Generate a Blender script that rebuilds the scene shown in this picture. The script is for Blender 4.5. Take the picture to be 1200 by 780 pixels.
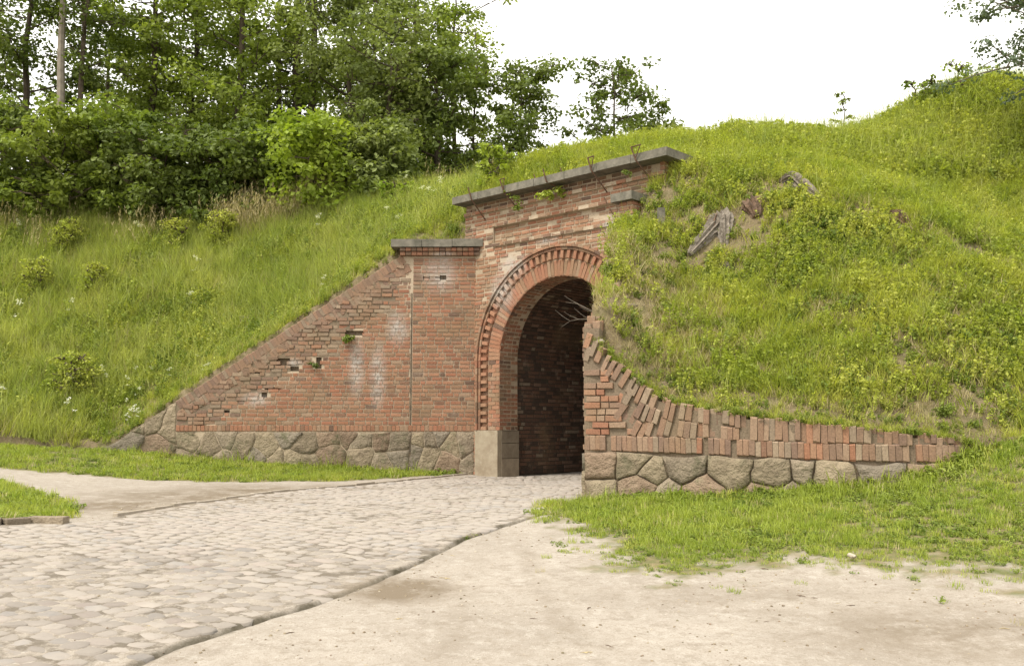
import bpy, math, random
import numpy as np
from mathutils import Matrix, Vector
random.seed(7)
RNG = np.random.default_rng(11)
S = bpy.context.scene
for o in list(bpy.data.objects): bpy.data.objects.remove(o)

# ------------------------------------------------------------------ camera, sky, sun, exposure
FPX, PITCH, CZ = 1100.0, math.atan(110/1100), 1.0
cam = bpy.data.cameras.new('camera'); camo = bpy.data.objects.new('camera', cam)
S.collection.objects.link(camo); S.camera = camo
camo.location = (0, 0, CZ); camo.rotation_euler = (math.pi/2+PITCH, 0, 0)
cam.sensor_width = 36.0; cam.lens = 36.0*FPX/1200; cam.clip_end = 2000; cam.clip_start = .05
W = bpy.data.worlds.new('World'); S.world = W; W.use_nodes = True
SUN_EL, SUN_AZ = math.radians(58), math.radians(228)     # azimuth of the sun, clockwise from +Y
nt = W.node_tree; nt.nodes.clear()
sky = nt.nodes.new('ShaderNodeTexSky'); sky.sky_type = 'NISHITA'; sky.sun_disc = False
sky.sun_elevation = SUN_EL; sky.sun_rotation = SUN_AZ; sky.air_density = 1.2; sky.dust_density = 4
mx = nt.nodes.new('ShaderNodeMixRGB'); bg = nt.nodes.new('ShaderNodeBackground'); wo = nt.nodes.new('ShaderNodeOutputWorld')
cn = nt.nodes.new('ShaderNodeTexNoise'); cn.inputs['Scale'].default_value = 1.6; cn.inputs['Detail'].default_value = 5
tc = nt.nodes.new('ShaderNodeTexCoord'); cr = nt.nodes.new('ShaderNodeValToRGB')
cr.color_ramp.elements[0].position = .36; cr.color_ramp.elements[0].color = (9.0, 8.9, 8.6, 1)
cr.color_ramp.elements[1].position = .62; cr.color_ramp.elements[1].color = (10.8, 10.5, 9.9, 1)
nt.links.new(tc.outputs['Generated'], cn.inputs['Vector']); nt.links.new(cn.outputs['Fac'], cr.inputs['Fac'])
mx.inputs[0].default_value = .94
nt.links.new(sky.outputs[0], mx.inputs[1]); nt.links.new(cr.outputs[0], mx.inputs[2])
bg.inputs[1].default_value = .10
nt.links.new(mx.outputs[0], bg.inputs[0]); nt.links.new(bg.outputs[0], wo.inputs[0])
sl = bpy.data.lights.new('sun', 'SUN'); sl.energy = 2.3; sl.angle = math.radians(14); sl.color = (1, .93, .82)
so = bpy.data.objects.new('sun', sl); S.collection.objects.link(so)
sd = Vector((math.sin(SUN_AZ)*math.cos(SUN_EL), math.cos(SUN_AZ)*math.cos(SUN_EL), math.sin(SUN_EL)))
so.rotation_euler = sd.to_track_quat('Z', 'Y').to_euler(); so.location = (-20, -30, 40)
S.view_settings.view_transform = 'Standard'; S.view_settings.look = 'None'
S.view_settings.exposure = 0.95; S.view_settings.gamma = 1
S.cycles.max_bounces = 6; S.cycles.diffuse_bounces = 3; S.cycles.transmission_bounces = 3

# ------------------------------------------------------------------ helpers
_c, _s = math.cos(PITCH), math.sin(PITCH)
def at(px, py, Y):
    x = (px-600)/FPX; u = (390-py)/FPX
    r = np.array([x, _c-u*_s, _s+u*_c]); k = Y/r[1]
    return np.array([k*r[0], Y, CZ+k*r[2]])
def hsh(ix, iy, iz, seed):
    h = (ix.astype(np.int64)*374761393 + iy.astype(np.int64)*668265263 + iz.astype(np.int64)*2147483647 + seed*974711) & 0xffffffff
    h = ((h ^ (h >> 13))*1274126177) & 0xffffffff
    return ((h ^ (h >> 16)) & 0xffff)/65535.0
def vnoise(x, y, z=None, seed=0):
    x = np.asarray(x, float); y = np.asarray(y, float); z = np.zeros_like(x) if z is None else np.asarray(z, float)+0*x
    ix, iy, iz = np.floor(x), np.floor(y), np.floor(z); fx, fy, fz = x-ix, y-iy, z-iz
    fx, fy, fz = [f*f*(3-2*f) for f in (fx, fy, fz)]; r = 0
    for a in (0, 1):
        for b in (0, 1):
            for c in (0, 1):
                r = r + hsh(ix+a, iy+b, iz+c, seed)*(fx if a else 1-fx)*(fy if b else 1-fy)*(fz if c else 1-fz)
    return r*2-1
def fbm(x, y, z=None, oct=4, seed=0):
    r = 0; a = 1; t = 0
    for k in range(oct):
        r = r + a*vnoise(np.asarray(x)*2**k, np.asarray(y)*2**k, None if z is None else np.asarray(z)*2**k, seed+k*17); t += a; a *= .5
    return r/t
class TPS:
    def __init__(s, P, lam=.02):
        P = np.array(P, float); s.p = P[:, :2]; n = len(P)
        K = s.k(s.p, s.p)+lam*np.eye(n); Q = np.c_[np.ones(n), s.p]
        A = np.block([[K, Q], [Q.T, np.zeros((3, 3))]])
        s.w = np.linalg.solve(A, np.r_[P[:, 2], np.zeros(3)])
        s.lo = s.p.min(0); s.hi = s.p.max(0)
    def k(s, a, b):
        d2 = ((a[:, None, :]-b[None])**2).sum(2)+1e-9
        return .5*d2*np.log(d2)
    def __call__(s, x, y):
        x = np.atleast_1d(np.asarray(x, float)); sh = x.shape; x = x.ravel(); y = np.atleast_1d(np.asarray(y, float)).ravel()
        out = np.empty(len(x))
        for i in range(0, len(x), 40000):
            q = np.clip(np.c_[x[i:i+40000], y[i:i+40000]], s.lo, s.hi)
            out[i:i+40000] = s.k(q, s.p)@s.w[:-3] + np.c_[np.ones(len(q)), q]@s.w[-3:]
        return out.reshape(sh)
def inpoly(x, y, poly):
    x = np.asarray(x); y = np.asarray(y); r = np.zeros(x.shape, bool); n = len(poly)
    for i in range(n):
        x0, y0 = poly[i][:2]; x1, y1 = poly[(i+1) % n][:2]
        if y0 == y1: continue
        c = ((y0 > y) != (y1 > y)) & (x < (x1-x0)*(y-y0)/(y1-y0)+x0); r ^= c
    return r
def segdist(x, y, line):
    d = np.full(np.shape(x), 1e9)
    for (a, b) in zip(line[:-1], line[1:]):
        ax, ay = a[:2]; bx, by = b[:2]; L2 = (bx-ax)**2+(by-ay)**2+1e-12
        t = np.clip(((x-ax)*(bx-ax)+(y-ay)*(by-ay))/L2, 0, 1)
        d = np.minimum(d, np.hypot(x-ax-t*(bx-ax), y-ay-t*(by-ay)))
    return d
def mesh(name, V, Fc, mats, midx=None, smooth=False):
    """V (n,3); Fc (m,k) int array or list of lists"""
    m = bpy.data.meshes.new(name); V = np.asarray(V, np.float32)
    if isinstance(Fc, np.ndarray) and Fc.ndim == 2:
        k = Fc.shape[1]; nf = len(Fc); m.vertices.add(len(V)); m.vertices.foreach_set('co', V.ravel())
        m.loops.add(nf*k); m.loops.foreach_set('vertex_index', Fc.ravel().astype(np.int32))
        m.polygons.add(nf); m.polygons.foreach_set('loop_start', np.arange(0, nf*k, k, dtype=np.int32))
        m.update(calc_edges=True)
    else:
        m.from_pydata(V.tolist(), [], [list(map(int, f)) for f in Fc]); m.update()
    for a in (mats if isinstance(mats, (list, tuple)) else [mats]): m.materials.append(a)
    if midx is not None: m.polygons.foreach_set('material_index', np.asarray(midx, np.int32))
    m.polygons.foreach_set('use_smooth', np.full(len(m.polygons), bool(smooth)))
    return m
def link(name, data, parent=None, **kw):
    o = bpy.data.objects.new(name, data); S.collection.objects.link(o)
    if parent is not None:
        o.parent = parent
        if data is not None or True: o.matrix_parent_inverse = Matrix.Translation(parent.location).inverted() if parent.parent is None else Matrix.Identity(4)
    for k, v in kw.items(): o[k] = v
    return o
def thing(name, label, cat, loc=(0, 0, 0), group=None):
    o = link(name, None, label=label, category=cat); o.location = loc; o.empty_display_size = .2
    if group: o['group'] = group
    return o
class MB:
    def __init__(s): s.v = []; s.f = []; s.m = []
    def add(s, V, F_, mi=0):
        b = len(s.v); s.v += [tuple(map(float, p)) for p in V]; s.f += [[i+b for i in f] for f in F_]; s.m += [mi]*len(F_)
    def box(s, o, a, b, c, mi=0):
        """o corner, a,b,c edge vectors"""
        o, a, b, c = map(lambda q: np.asarray(q, float), (o, a, b, c))
        V = [o, o+a, o+a+b, o+b, o+c, o+a+c, o+a+b+c, o+b+c]
        F_ = [[0, 3, 2, 1], [4, 5, 6, 7], [0, 1, 5, 4], [1, 2, 6, 5], [2, 3, 7, 6], [3, 0, 4, 7]]
        if np.dot(np.cross(a, b), c) < 0: F_ = [f[::-1] for f in F_]
        s.add(V, F_, mi)
    def tube(s, pts, rad, n=6, mi=0, cap=True):
        pts = [np.asarray(p, float) for p in pts]; rad = rad if hasattr(rad, '__len__') else [rad]*len(pts)
        V = []; up = np.array([.13, .27, 1.])
        for i, p in enumerate(pts):
            t = pts[min(i+1, len(pts)-1)]-pts[max(i-1, 0)]; t = t/(np.linalg.norm(t)+1e-9)
            if i == 0:
                x = np.cross(t, up); 
                if np.linalg.norm(x) < .1: x = np.cross(t, (1, 0, 0))
            else: x = x-t*np.dot(x, t)
            x = x/(np.linalg.norm(x)+1e-9); y = np.cross(t, x)
            for k in range(n):
                a = 2*math.pi*k/n; V.append(p+rad[i]*(math.cos(a)*x+math.sin(a)*y))
        F_ = [[i*n+k, i*n+(k+1) % n, (i+1)*n+(k+1) % n, (i+1)*n+k] for i in range(len(pts)-1) for k in range(n)]
        if cap: F_ += [list(range(n))[::-1], [(len(pts)-1)*n+k for k in range(n)]]
        s.add(V, F_, mi)
    def obj(s, name, mats, parent=None, smooth=False, **kw):
        return link(name, mesh(name, s.v, s.f, mats, s.m, smooth), parent, **kw)

# ------------------------------------------------------------------ materials
def newmat(name, rough=.9):
    m = bpy.data.materials.new(name); m.use_nodes = True; t = m.node_tree; b = t.nodes['Principled BSDF']
    b.inputs['Roughness'].default_value = rough; b.inputs['Specular IOR Level'].default_value = .25
    return m, t, b
def N(t, typ, **kw):
    n = t.nodes.new(typ)
    for k, v in kw.items():
        if hasattr(n, k): setattr(n, k, v)
        else: n.inputs[k.replace('_', ' ')].default_value = v
    return n
def col(c): return (c[0], c[1], c[2], 1)
def ramp(t, src, p0, p1, c0=(0, 0, 0), c1=(1, 1, 1)):
    r = t.nodes.new('ShaderNodeValToRGB'); e = r.color_ramp.elements
    e[0].position = p0; e[1].position = p1; e[0].color = col(c0); e[1].color = col(c1)
    t.links.new(src, r.inputs[0]); return r.outputs[0]
def mix(t, f, a, b, mode='MIX'):
    m = t.nodes.new('ShaderNodeMixRGB'); m.blend_type = mode
    for i, q in enumerate((f, a, b)):
        if isinstance(q, (int, float)): m.inputs[i].default_value = q
        elif isinstance(q, tuple): m.inputs[i].default_value = col(q)
        else: t.links.new(q, m.inputs[i])
    return m.outputs[0]
def noise(t, scale, detail=4, vec=None, rough=.55):
    n = t.nodes.new('ShaderNodeTexNoise'); n.inputs['Scale'].default_value = scale; n.inputs['Detail'].default_value = detail
    n.inputs['Roughness'].default_value = rough
    if vec is not None: t.links.new(vec, n.inputs['Vector'])
    return n.outputs['Fac']
def pos(t): return t.nodes.new('ShaderNodeNewGeometry').outputs['Position']
def bump(t, b, h, strength=.5, dist=.01):
    n = t.nodes.new('ShaderNodeBump'); n.inputs['Strength'].default_value = strength; n.inputs['Distance'].default_value = dist
    t.links.new(h, n.inputs['Height']); t.links.new(n.outputs[0], b.inputs['Normal'])
def blob(t, P, c, r):
    """soft ellipsoid mask round world point c"""
    m = t.nodes.new('ShaderNodeVectorMath'); m.operation = 'SUBTRACT'; t.links.new(P, m.inputs[0]); m.inputs[1].default_value = c
    d = t.nodes.new('ShaderNodeVectorMath'); d.operation = 'DIVIDE'; t.links.new(m.outputs[0], d.inputs[0]); d.inputs[1].default_value = r
    l = t.nodes.new('ShaderNodeVectorMath'); l.operation = 'LENGTH'; t.links.new(d.outputs[0], l.inputs[0])
    q = t.nodes.new('ShaderNodeMapRange'); q.inputs[1].default_value = 1; q.inputs[2].default_value = .2
    q.inputs[3].default_value = 0; q.inputs[4].default_value = 1; t.links.new(l.outputs['Value'], q.inputs[0]); return q.outputs[0]
def math2(t, op, a, b):
    m = t.nodes.new('ShaderNodeMath'); m.operation = op
    for i, q in enumerate((a, b)):
        if isinstance(q, (int, float)): m.inputs[i].default_value = q
        else: t.links.new(q, m.inputs[i])
    return m.outputs[0]
# weathering shared by all brick and mortar: lime bloom, brown soil stain, moss specks
LIME = [(at(418, 430, 19.9), (.22, .6, .75)), (at(443, 440, 19.9), (.22, .6, .85)), (at(466, 385, 19.9), (.3, .6, .45)), (at(515, 322, 19.9), (.45, .6, .5)),
        (at(600, 312, 19.1), (.5, .6, .35)), (at(588, 340, 19.3), (.35, .6, .5)), (at(716, 262, 17.3), (.35, .5, .25)), (at(640, 282, 18.5), (.35, .4, .1)),
        (at(300, 468, 19.9), (.35, .6, .2)), (at(345, 425, 19.9), (.2, .6, .12)), (at(520, 290+12, 19.9), (.35, .6, .15))]
def weather_group():
    g = bpy.data.node_groups.new('weather', 'ShaderNodeTree')
    g.interface.new_socket('Color', in_out='INPUT', socket_type='NodeSocketColor')
    g.interface.new_socket('Color', in_out='OUTPUT', socket_type='NodeSocketColor')
    gi = g.nodes.new('NodeGroupInput'); go = g.nodes.new('NodeGroupOutput'); P = pos(g)
    c = gi.outputs[0]
    n1 = ramp(g, noise(g, 1.1, 5, P), .50, .72)
    c = mix(g, math2(g, 'MULTIPLY', n1, .55), c, (.22, .155, .09))
    n2 = ramp(g, noise(g, 3.1, 6, P, .7), .57, .72)
    c = mix(g, math2(g, 'MULTIPLY', n2, .55), c, (.33, .255, .19))
    tot = None
    for cc, rr in LIME:
        bmask = blob(g, P, tuple(cc), rr); tot = bmask if tot is None else math2(g, 'MAXIMUM', tot, bmask)
    ns = ramp(g, noise(g, 7, 6, P, .75), .33, .55)
    c = mix(g, math2(g, 'MULTIPLY', math2(g, 'MULTIPLY', tot, ns), .92), c, (.44, .40, .355))
    n3 = ramp(g, noise(g, 2.3, 6, P, .75), .62, .70)
    c = mix(g, math2(g, 'MULTIPLY', n3, .55), c, (.05, .052, .035))
    n4 = ramp(g, noise(g, 55, 3, P), .3, .75, (.72, .72, .72), (1.15, 1.15, 1.15))
    c = mix(g, 1.0, c, n4, 'MULTIPLY')
    g.links.new(c, go.inputs[0]); return g
WG = weather_group()
def weathered(name, base, rough=.93, bs=40, bd=.006):
    m, t, b = newmat(name, rough)
    w = t.nodes.new('ShaderNodeGroup'); w.node_tree = WG; w.inputs[0].default_value = col(base)
    t.links.new(w.outputs[0], b.inputs['Base Color']); bump(t, b, noise(t, bs, 4, pos(t), .7), .7, bd); return m
TONES = [(.305, .15, .09), (.335, .178, .11), (.28, .135, .084), (.32, .185, .115), (.26, .16, .10), (.33, .152, .093), (.215, .122, .08), (.31, .21, .14), (.15, .095, .068)]
TW = [5, 5, 4, 4, 3, 2.5, 2, 2, .8]
BRICK = [weathered('brick_tone', c) for c in TONES]
DIRTY = [weathered('dusty_brick', c) for c in [(.275, .175, .115), (.255, .16, .108), (.30, .205, .14), (.235, .155, .108), (.29, .165, .105), (.205, .135, .098), (.31, .235, .165), (.25, .19, .135)]]
MORTARB = weathered('earthy_mortar', (.20, .155, .108), .95, 40, .015)
MORTAR = weathered('mortar', (.45, .365, .265), .95, 60, .004)
def simple(name, base, base2, sc=6, rough=.92, bs=30, bd=.01, p=(.35, .65), obj=False, extra=None):
    m, t, b = newmat(name, rough); P = pos(t)
    c = ramp(t, noise(t, sc, 6, P, .65), p[0], p[1], base, base2)
    if extra: c = mix(t, ramp(t, noise(t, extra[1], 5, P, .7), extra[2], extra[3]), c, extra[0])
    if obj:
        oi = t.nodes.new('ShaderNodeObjectInfo'); h = t.nodes.new('ShaderNodeHueSaturation')
        v = t.nodes.new('ShaderNodeMapRange'); v.inputs[3].default_value = .8; v.inputs[4].default_value = 1.15
        t.links.new(oi.outputs['Random'], v.inputs[0]); t.links.new(v.outputs[0], h.inputs['Value']); t.links.new(c, h.inputs['Color']); c = h.outputs[0]
    t.links.new(c, b.inputs['Base Color']); bump(t, b, noise(t, bs, 5, P, .7), .8, bd); return m
STONE = [simple('granite', a, b, 6, obj=True, bs=9, bd=.16, extra=((.13, .125, .07), 2.4, .54, .70)) for a, b in
         [((.225, .178, .122), (.34, .275, .19)), ((.22, .178, .128), (.32, .262, .188)), ((.225, .16, .11), (.31, .23, .16)), ((.205, .172, .128), (.29, .245, .188)), ((.25, .20, .135), (.36, .295, .20))]]
CONC = simple('weathered_concrete', (.225, .205, .165), (.095, .09, .07), 5, bs=35, bd=.012, p=(.3, .7), extra=((.10, .10, .075), 7, .55, .7))
PLAST = simple('pale_render', (.35, .30, .22), (.25, .20, .14), 4, bs=30, bd=.01, extra=((.42, .38, .30), 9, .6, .75))
IRON = simple('rusty_iron', (.07, .045, .03), (.13, .07, .04), 20)
WOODG = simple('grey_wood', (.29, .255, .21), (.12, .098, .075), 16, bs=28, bd=.03, p=(.3, .7))
ROTW = simple('rotten_wood', (.20, .13, .085), (.08, .055, .04), 12, bs=28, bd=.03)
BARK = simple('bark', (.11, .085, .06), (.055, .042, .03), 5, bs=18, bd=.03)
BARKG = simple('grey_bark', (.27, .235, .19), (.16, .135, .105), 4, bs=12, bd=.02)
DRY = simple('dry_stalk', (.45, .37, .22), (.33, .26, .14), 5)
ROCKP = simple('pale_rock', (.45, .40, .32), (.32, .27, .2), 12)
COBB = [simple('cobble', a, b, 9, bs=60, bd=.006, obj=True, extra=((.285, .253, .218), 2.0, .36, .56)) for a, b in
        [((.235, .208, .182), (.285, .252, .218)), ((.215, .20, .185), (.265, .243, .222)), ((.25, .21, .185), (.285, .245, .21))]]
def leafmat(name, c0, c1, trans=.35, rough=.6, psc=.6, val=(.75, 1.3)):
    m = bpy.data.materials.new(name); m.use_nodes = True; t = m.node_tree; t.nodes.clear()
    out = t.nodes.new('ShaderNodeOutputMaterial'); d = t.nodes.new('ShaderNodeBsdfPrincipled'); tr = t.nodes.new('ShaderNodeBsdfTranslucent')
    d.inputs['Roughness'].default_value = rough; d.inputs['Specular IOR Level'].default_value = .3
    P = pos(t); c = ramp(t, noise(t, psc, 5, P, .6), .36, .64, c0, c1)
    oi = t.nodes.new('ShaderNodeObjectInfo'); h = t.nodes.new('ShaderNodeHueSaturation')
    v = t.nodes.new('ShaderNodeMapRange'); v.inputs[3].default_value = val[0]; v.inputs[4].default_value = val[1]
    rn = t.nodes.new('ShaderNodeTexWhiteNoise')
    ge = t.nodes.new('ShaderNodeNewGeometry'); ad = math2(t, 'ADD', oi.outputs['Random'], ge.outputs['Random Per Island'])
    rn.noise_dimensions = '1D'; t.links.new(ad, rn.inputs['W'])
    t.links.new(rn.outputs[0], v.inputs[0]); t.links.new(v.outputs[0], h.inputs['Value']); t.links.new(c, h.inputs['Color'])
    t.links.new(h.outputs[0], d.inputs['Base Color'])
    tc_ = mix(t, 1.0, h.outputs[0], (1.25, 1.3, .55), 'MULTIPLY'); t.links.new(tc_, tr.inputs['Color'])
    ms = t.nodes.new('ShaderNodeMixShader'); ms.inputs[0].default_value = trans
    t.links.new(d.outputs[0], ms.inputs[1]); t.links.new(tr.outputs[0], ms.inputs[2]); t.links.new(ms.outputs[0], out.inputs[0]); return m
G_LAWN = leafmat('lawn_blade', (.24, .312, .042), (.355, .405, .078), .42, psc=.9, val=(.6, 1.3))
G_TALL = leafmat('tall_blade', (.275, .335, .075), (.46, .48, .15), .38, psc=.45, val=(.55, 1.3))
G_MOUND = leafmat('mound_blade', (.265, .325, .048), (.435, .45, .095), .4, psc=1.1, val=(.55, 1.3))
G_WEED = leafmat('weed_leaf', (.16, .225, .038), (.27, .325, .062), .38, psc=1.3, val=(.55, 1.2))
G_DRY = leafmat('dry_blade', (.36, .31, .15), (.44, .37, .21), .25, psc=1.5)
G_WHITE = leafmat('white_flower', (.75, .76, .66), (.8, .8, .72), .2)
L_DARK = leafmat('dark_leaf', (.095, .135, .028), (.155, .195, .045), .35, psc=.5)
L_MID = leafmat('mid_leaf', (.155, .21, .036), (.245, .295, .06), .4, psc=.5)
L_LIGHT = leafmat('light_leaf', (.20, .28, .032), (.30, .36, .055), .4, psc=.5)
L_GREY = leafmat('greyish_leaf', (.155, .195, .055), (.22, .26, .08), .35, psc=.5)
L_BLUE = leafmat('blue_green_leaf', (.10, .14, .09), (.15, .19, .12), .35, psc=.8)

# ------------------------------------------------------------------ plan of the place
ANG = math.radians(47); FD = np.array([math.sin(ANG), -math.cos(ANG), 0]); FN = -np.array([math.cos(ANG), math.sin(ANG), 0])  # along facade, outward
FL = np.array([-.80656602, 19.9, 0])
def F(s, t=0., z=0.): return FL + FD*s - FN*t + np.array([0, 0, z])       # t > 0 goes in, behind the face
AC, AZ, RO, RI = 2.32, 2.38, 2.20, 1.57                                    # arch centre, spring height, radii
WPATH = np.array([(.93, 12.30), (1.5, 12.0), (2.5, 11.45), (3.6, 10.98), (4.75, 10.72), (5.35, 10.76)])
def smoothpath(P, n=80):
    P = np.asarray(P, float); Q = []
    for i in range(len(P)-1):
        p0, p1, p2, p3 = P[max(i-1, 0)], P[i], P[i+1], P[min(i+2, len(P)-1)]
        for t in np.linspace(0, 1, n, endpoint=False):
            Q.append(.5*((2*p1)+(-p0+p2)*t+(2*p0-5*p1+4*p2-p3)*t*t+(-p0+3*p1-3*p2+p3)*t**3))
    Q.append(P[-1]); Q = np.array(Q); L = np.r_[0, np.cumsum(np.linalg.norm(np.diff(Q, axis=0), axis=1))]; return Q, L
WQ, WL = smoothpath(WPATH)
def wpt(u):
    x = np.interp(u, WL, WQ[:, 0]); y = np.interp(u, WL, WQ[:, 1]); e = .03
    tx = np.interp(u+e, WL, WQ[:, 0])-np.interp(u-e, WL, WQ[:, 0]); ty = np.interp(u+e, WL, WQ[:, 1])-np.interp(u-e, WL, WQ[:, 1])
    T = np.array([tx, ty, 0]); T /= np.linalg.norm(T); return np.array([x, y, 0.]), T, np.array([T[1], -T[0], 0])   # point, tangent, outward (towards viewer)
def u_of_px(px):
    us = np.linspace(0, WL[-1], 400); pp = np.array([wpt(u)[0] for u in us]); q = 600+FPX*pp[:, 0]/pp[:, 1]; return float(np.interp(px, q, us))
_wt = [(683, 381), (696, 401), (712, 419), (737, 440), (768, 464), (786, 471), (817, 477), (864, 485), (965, 497), (1099, 511), (1140, 520)]
WT = np.array([(u_of_px(a), at(a, b, wpt(u_of_px(a))[0][1])[2]) for a, b in _wt])
def wtop(u): return np.interp(u, WT[:, 0], WT[:, 1])
def wstone(u): return np.interp(u, [0, 1.8, 3.2, 5], [.69, .655, .60, .595])
RX0, RZ0 = at(130, 519, 19.9)[[0, 2]]; RX1, RZ1 = at(468, 300, 19.9)[[0, 2]]       # raking edge of the left wing
def rake(X): return RZ0+(X-RX0)*(RZ1-RZ0)/(RX1-RX0)

# ------------------------------------------------------------------ ground
gp = [(0, 0, -.6), (-8, 0, -.6), (8, 0, -.55), (-6, 5, -.36), (6, 4, -.36), (0, 5.25, -.34), (0, 9, -.15), (0, 12, 0), (-1, 16, 0), (-1, 19.5, 0), (1, 17, 0), (3, 20, 0),
      (2, 22, 0), (4, 25, 0), (6, 30, 0), (-4, 19.6, .12), (-8.5, 19.5, .45), (-12, 19.3, .62), (-9, 17.5, .24), (-3.4, 14.9, 0), (-7.7, 14.2, .1), (-6, 11, -.05), (-12, 12, .15),
      (-20, 15, .8), (-20, 22, 1), (.93, 12.0, .05), (1.7, 11.6, .11), (2.6, 11.1, .13), (3.2, 10.8, .20), (3.7, 10.6, .25), (4.4, 10.45, .34), (5, 10.4, .52), (5.8, 10.1, .80), (8, 10.2, 1.4),
      (12, 9.5, 1.9), (4, 9, .06), (3, 8, -.13), (5, 7.5, -.08), (6, 8.5, .22), (8, 7, .2), (9, 5, 0), (14, 5, .8), (16, 0, .3), (0, -12, -.8), (-16, -8, -.8), (16, -10, -.5), (14, 25, 1.5), (-10, 30, .8), (10, 35, 1)]
GT = TPS(gp)
def gpt(px, py):
    Y = 10.
    x = (px-600)/FPX; u = (390-py)/FPX; r = np.array([x, _c-u*_s, _s+u*_c])
    lo, hi = 2., 40.
    for _ in range(40):
        m = (lo+hi)/2; k = m/r[1]
        if CZ+k*r[2] > GT(k*r[0], m)[0]: lo = m
        else: hi = m
    return np.array([m/r[1]*r[0], m])
PXP = lambda L: [gpt(a, b) for a, b in L]
VL = PXP([(-120, 546), (0, 548), (87, 555), (175, 562), (292, 565), (408, 563), (496, 558), (553, 554)]) + [np.array([-.78, 19.95]), np.array([-8.7, 20.3]), np.array([-16, 20.8])]
IS = PXP([(-160, 556), (0, 564), (29, 573), (67, 585), (90, 593), (84, 606), (38, 608), (0, 610), (-160, 618)])
VR = [np.array([.93, 12.35])] + PXP([(640, 588), (614, 606), (622, 614), (650, 626), (676, 634), (690, 650), (700, 664), (760, 683), (800, 688), (835, 679), (870, 674), (900, 663), (960, 668), (1000, 668), (1040, 673), (1080, 680), (1130, 676), (1200, 700), (1330, 740)]) + \
     [np.array([12, 5]), np.array([40, 5]), np.array([40, 12]), np.array([5.35, 11.2]), np.array([3.6, 11.2]), np.array([2.5, 11.7])]
KERB = PXP([(547, 556), (500, 560), (408, 569), (350, 573.5), (280, 582), (204, 593), (122, 607)])
KERB2 = PXP([(78, 612), (38, 611), (0, 614), (-120, 618)])
CRACK = PXP([(640, 600), (607, 611), (542, 632), (490, 657), (432, 684), (372, 706), (303, 727), (204, 757), (152, 780), (90, 806)])
ROAD = [c for c in CRACK] + [np.array([-7.5, 4.2])] + PXP([(-140, 619), (0, 616), (78, 613), (122, 608), (204, 594), (280, 583), (350, 574.5), (408, 570), (500, 561), (547, 557)]) + [F(.78, 0)[:2], F(.85, 7)[:2], F(3.8, 7)[:2], F(3.88, 0)[:2], np.array([1.0, 13.2])]
DAMP = [(gpt(225, 581), 1.7), (gpt(300, 575), 1.5), (gpt(140, 592), 1.1), (gpt(400, 571), .8)]
def stretch(a, b, st): return list(np.arange(a, b, st))
gx = sorted(set(np.round(np.r_[-400, -200, -100, -60, -40, -30, np.arange(-24, -10, .8), np.arange(-10, -5, .16), np.arange(-5, -3.2, .05), np.arange(-3.2, .6, .032), np.arange(.6, 6, .05), np.arange(6, 9, .15), np.arange(9, 20, .8), 25, 30, 40, 60, 100, 200, 400], 3)))
gy = sorted(set(np.round(np.r_[-400, -200, -100, -50, -25, -12, -6, -3, 0, 2, 3, 3.6, np.arange(4, 5, .05), np.arange(5, 10.6, .034), np.arange(10.6, 13.5, .05), np.arange(13.5, 22, .12), np.arange(22, 36, 1), 40, 60, 100, 200, 400], 3)))
GXm, GYm = np.meshgrid(gx, gy)
def groundz(x, y):
    z = GT(x, y)
    near = np.clip(1.5-np.hypot(x-0, y-8)/14, 0, 1)
    z = z + .018*fbm(x*.9, y*.9, oct=3, seed=3) + near*.007*fbm(x*6, y*6, oct=3, seed=5)
    d = segdist(x, y, CRACK); w = np.clip(.62+.55*vnoise(x*1.1, y*1.1, seed=9), .12, 1.0)
    z = z - .10*w*np.exp(-(d/(.018+.018*w))**2)
    # the sand plaza lies a finger lower than the road along the edge
    return z
GZ = groundz(GXm, GYm)
nx, ny = len(gx), len(gy); I = np.arange(nx*ny).reshape(ny, nx)
quads = np.stack([I[:-1, :-1], I[:-1, 1:], I[1:, 1:], I[1:, :-1]], -1).reshape(-1, 4)
jx = GXm+.25*fbm(GXm*2.2, GYm*2.2, seed=21); jy = GYm+.25*fbm(GXm*2.2, GYm*2.2, seed=22)
def grassy(x, y, amp=.22):
    jx = x+amp*fbm(x*2.2, y*2.2, seed=21); jy = y+amp*.6*fbm(x*2.2, y*2.2, seed=22)
    return inpoly(jx, jy, VR), inpoly(x+.3*amp*vnoise(x*4, y*4, seed=2), y+.5*amp*vnoise(x*4, y*4, seed=5), VL), inpoly(x, y, IS)
ga, gb, gc = grassy(GXm, GYm); far = (np.abs(GXm) > 24) | (GYm > 24) | (GYm < -20)
gm = (ga | gb | gc | far).astype(float)
dv = segdist(GXm, GYm, VR[1:21])*np.where(inpoly(GXm, GYm, VR), 1, -1); sv = np.clip(-.15+dv/.45+1.6*fbm(GXm*5, GYm*5, seed=19), 0, 1); gm = np.where((np.abs(dv) < .9) & ~gb & ~gc, sv, gm)
damp = np.zeros_like(GXm)
for (p, r) in DAMP: damp = np.maximum(damp, np.clip(1.25-np.hypot((GXm-p[0])/r, (GYm-p[1])/(r*.8)), 0, 1))
pch = gpt(470, 690); damp = np.maximum(damp, 1.5*np.clip(1.2-np.hypot((GXm-pch[0])/.5, (GYm-pch[1])/.5), 0, .8))
pch = gpt(900, 695); damp = np.maximum(damp, .35*np.clip(1.2-np.hypot((GXm-pch[0])/1.6, (GYm-pch[1])/.4), 0, 1)); pch = gpt(1120, 740); damp = np.maximum(damp, .8*np.clip(1.2-np.hypot((GXm-pch[0])/1.2, (GYm-pch[1])/.8), 0, 1))
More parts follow.
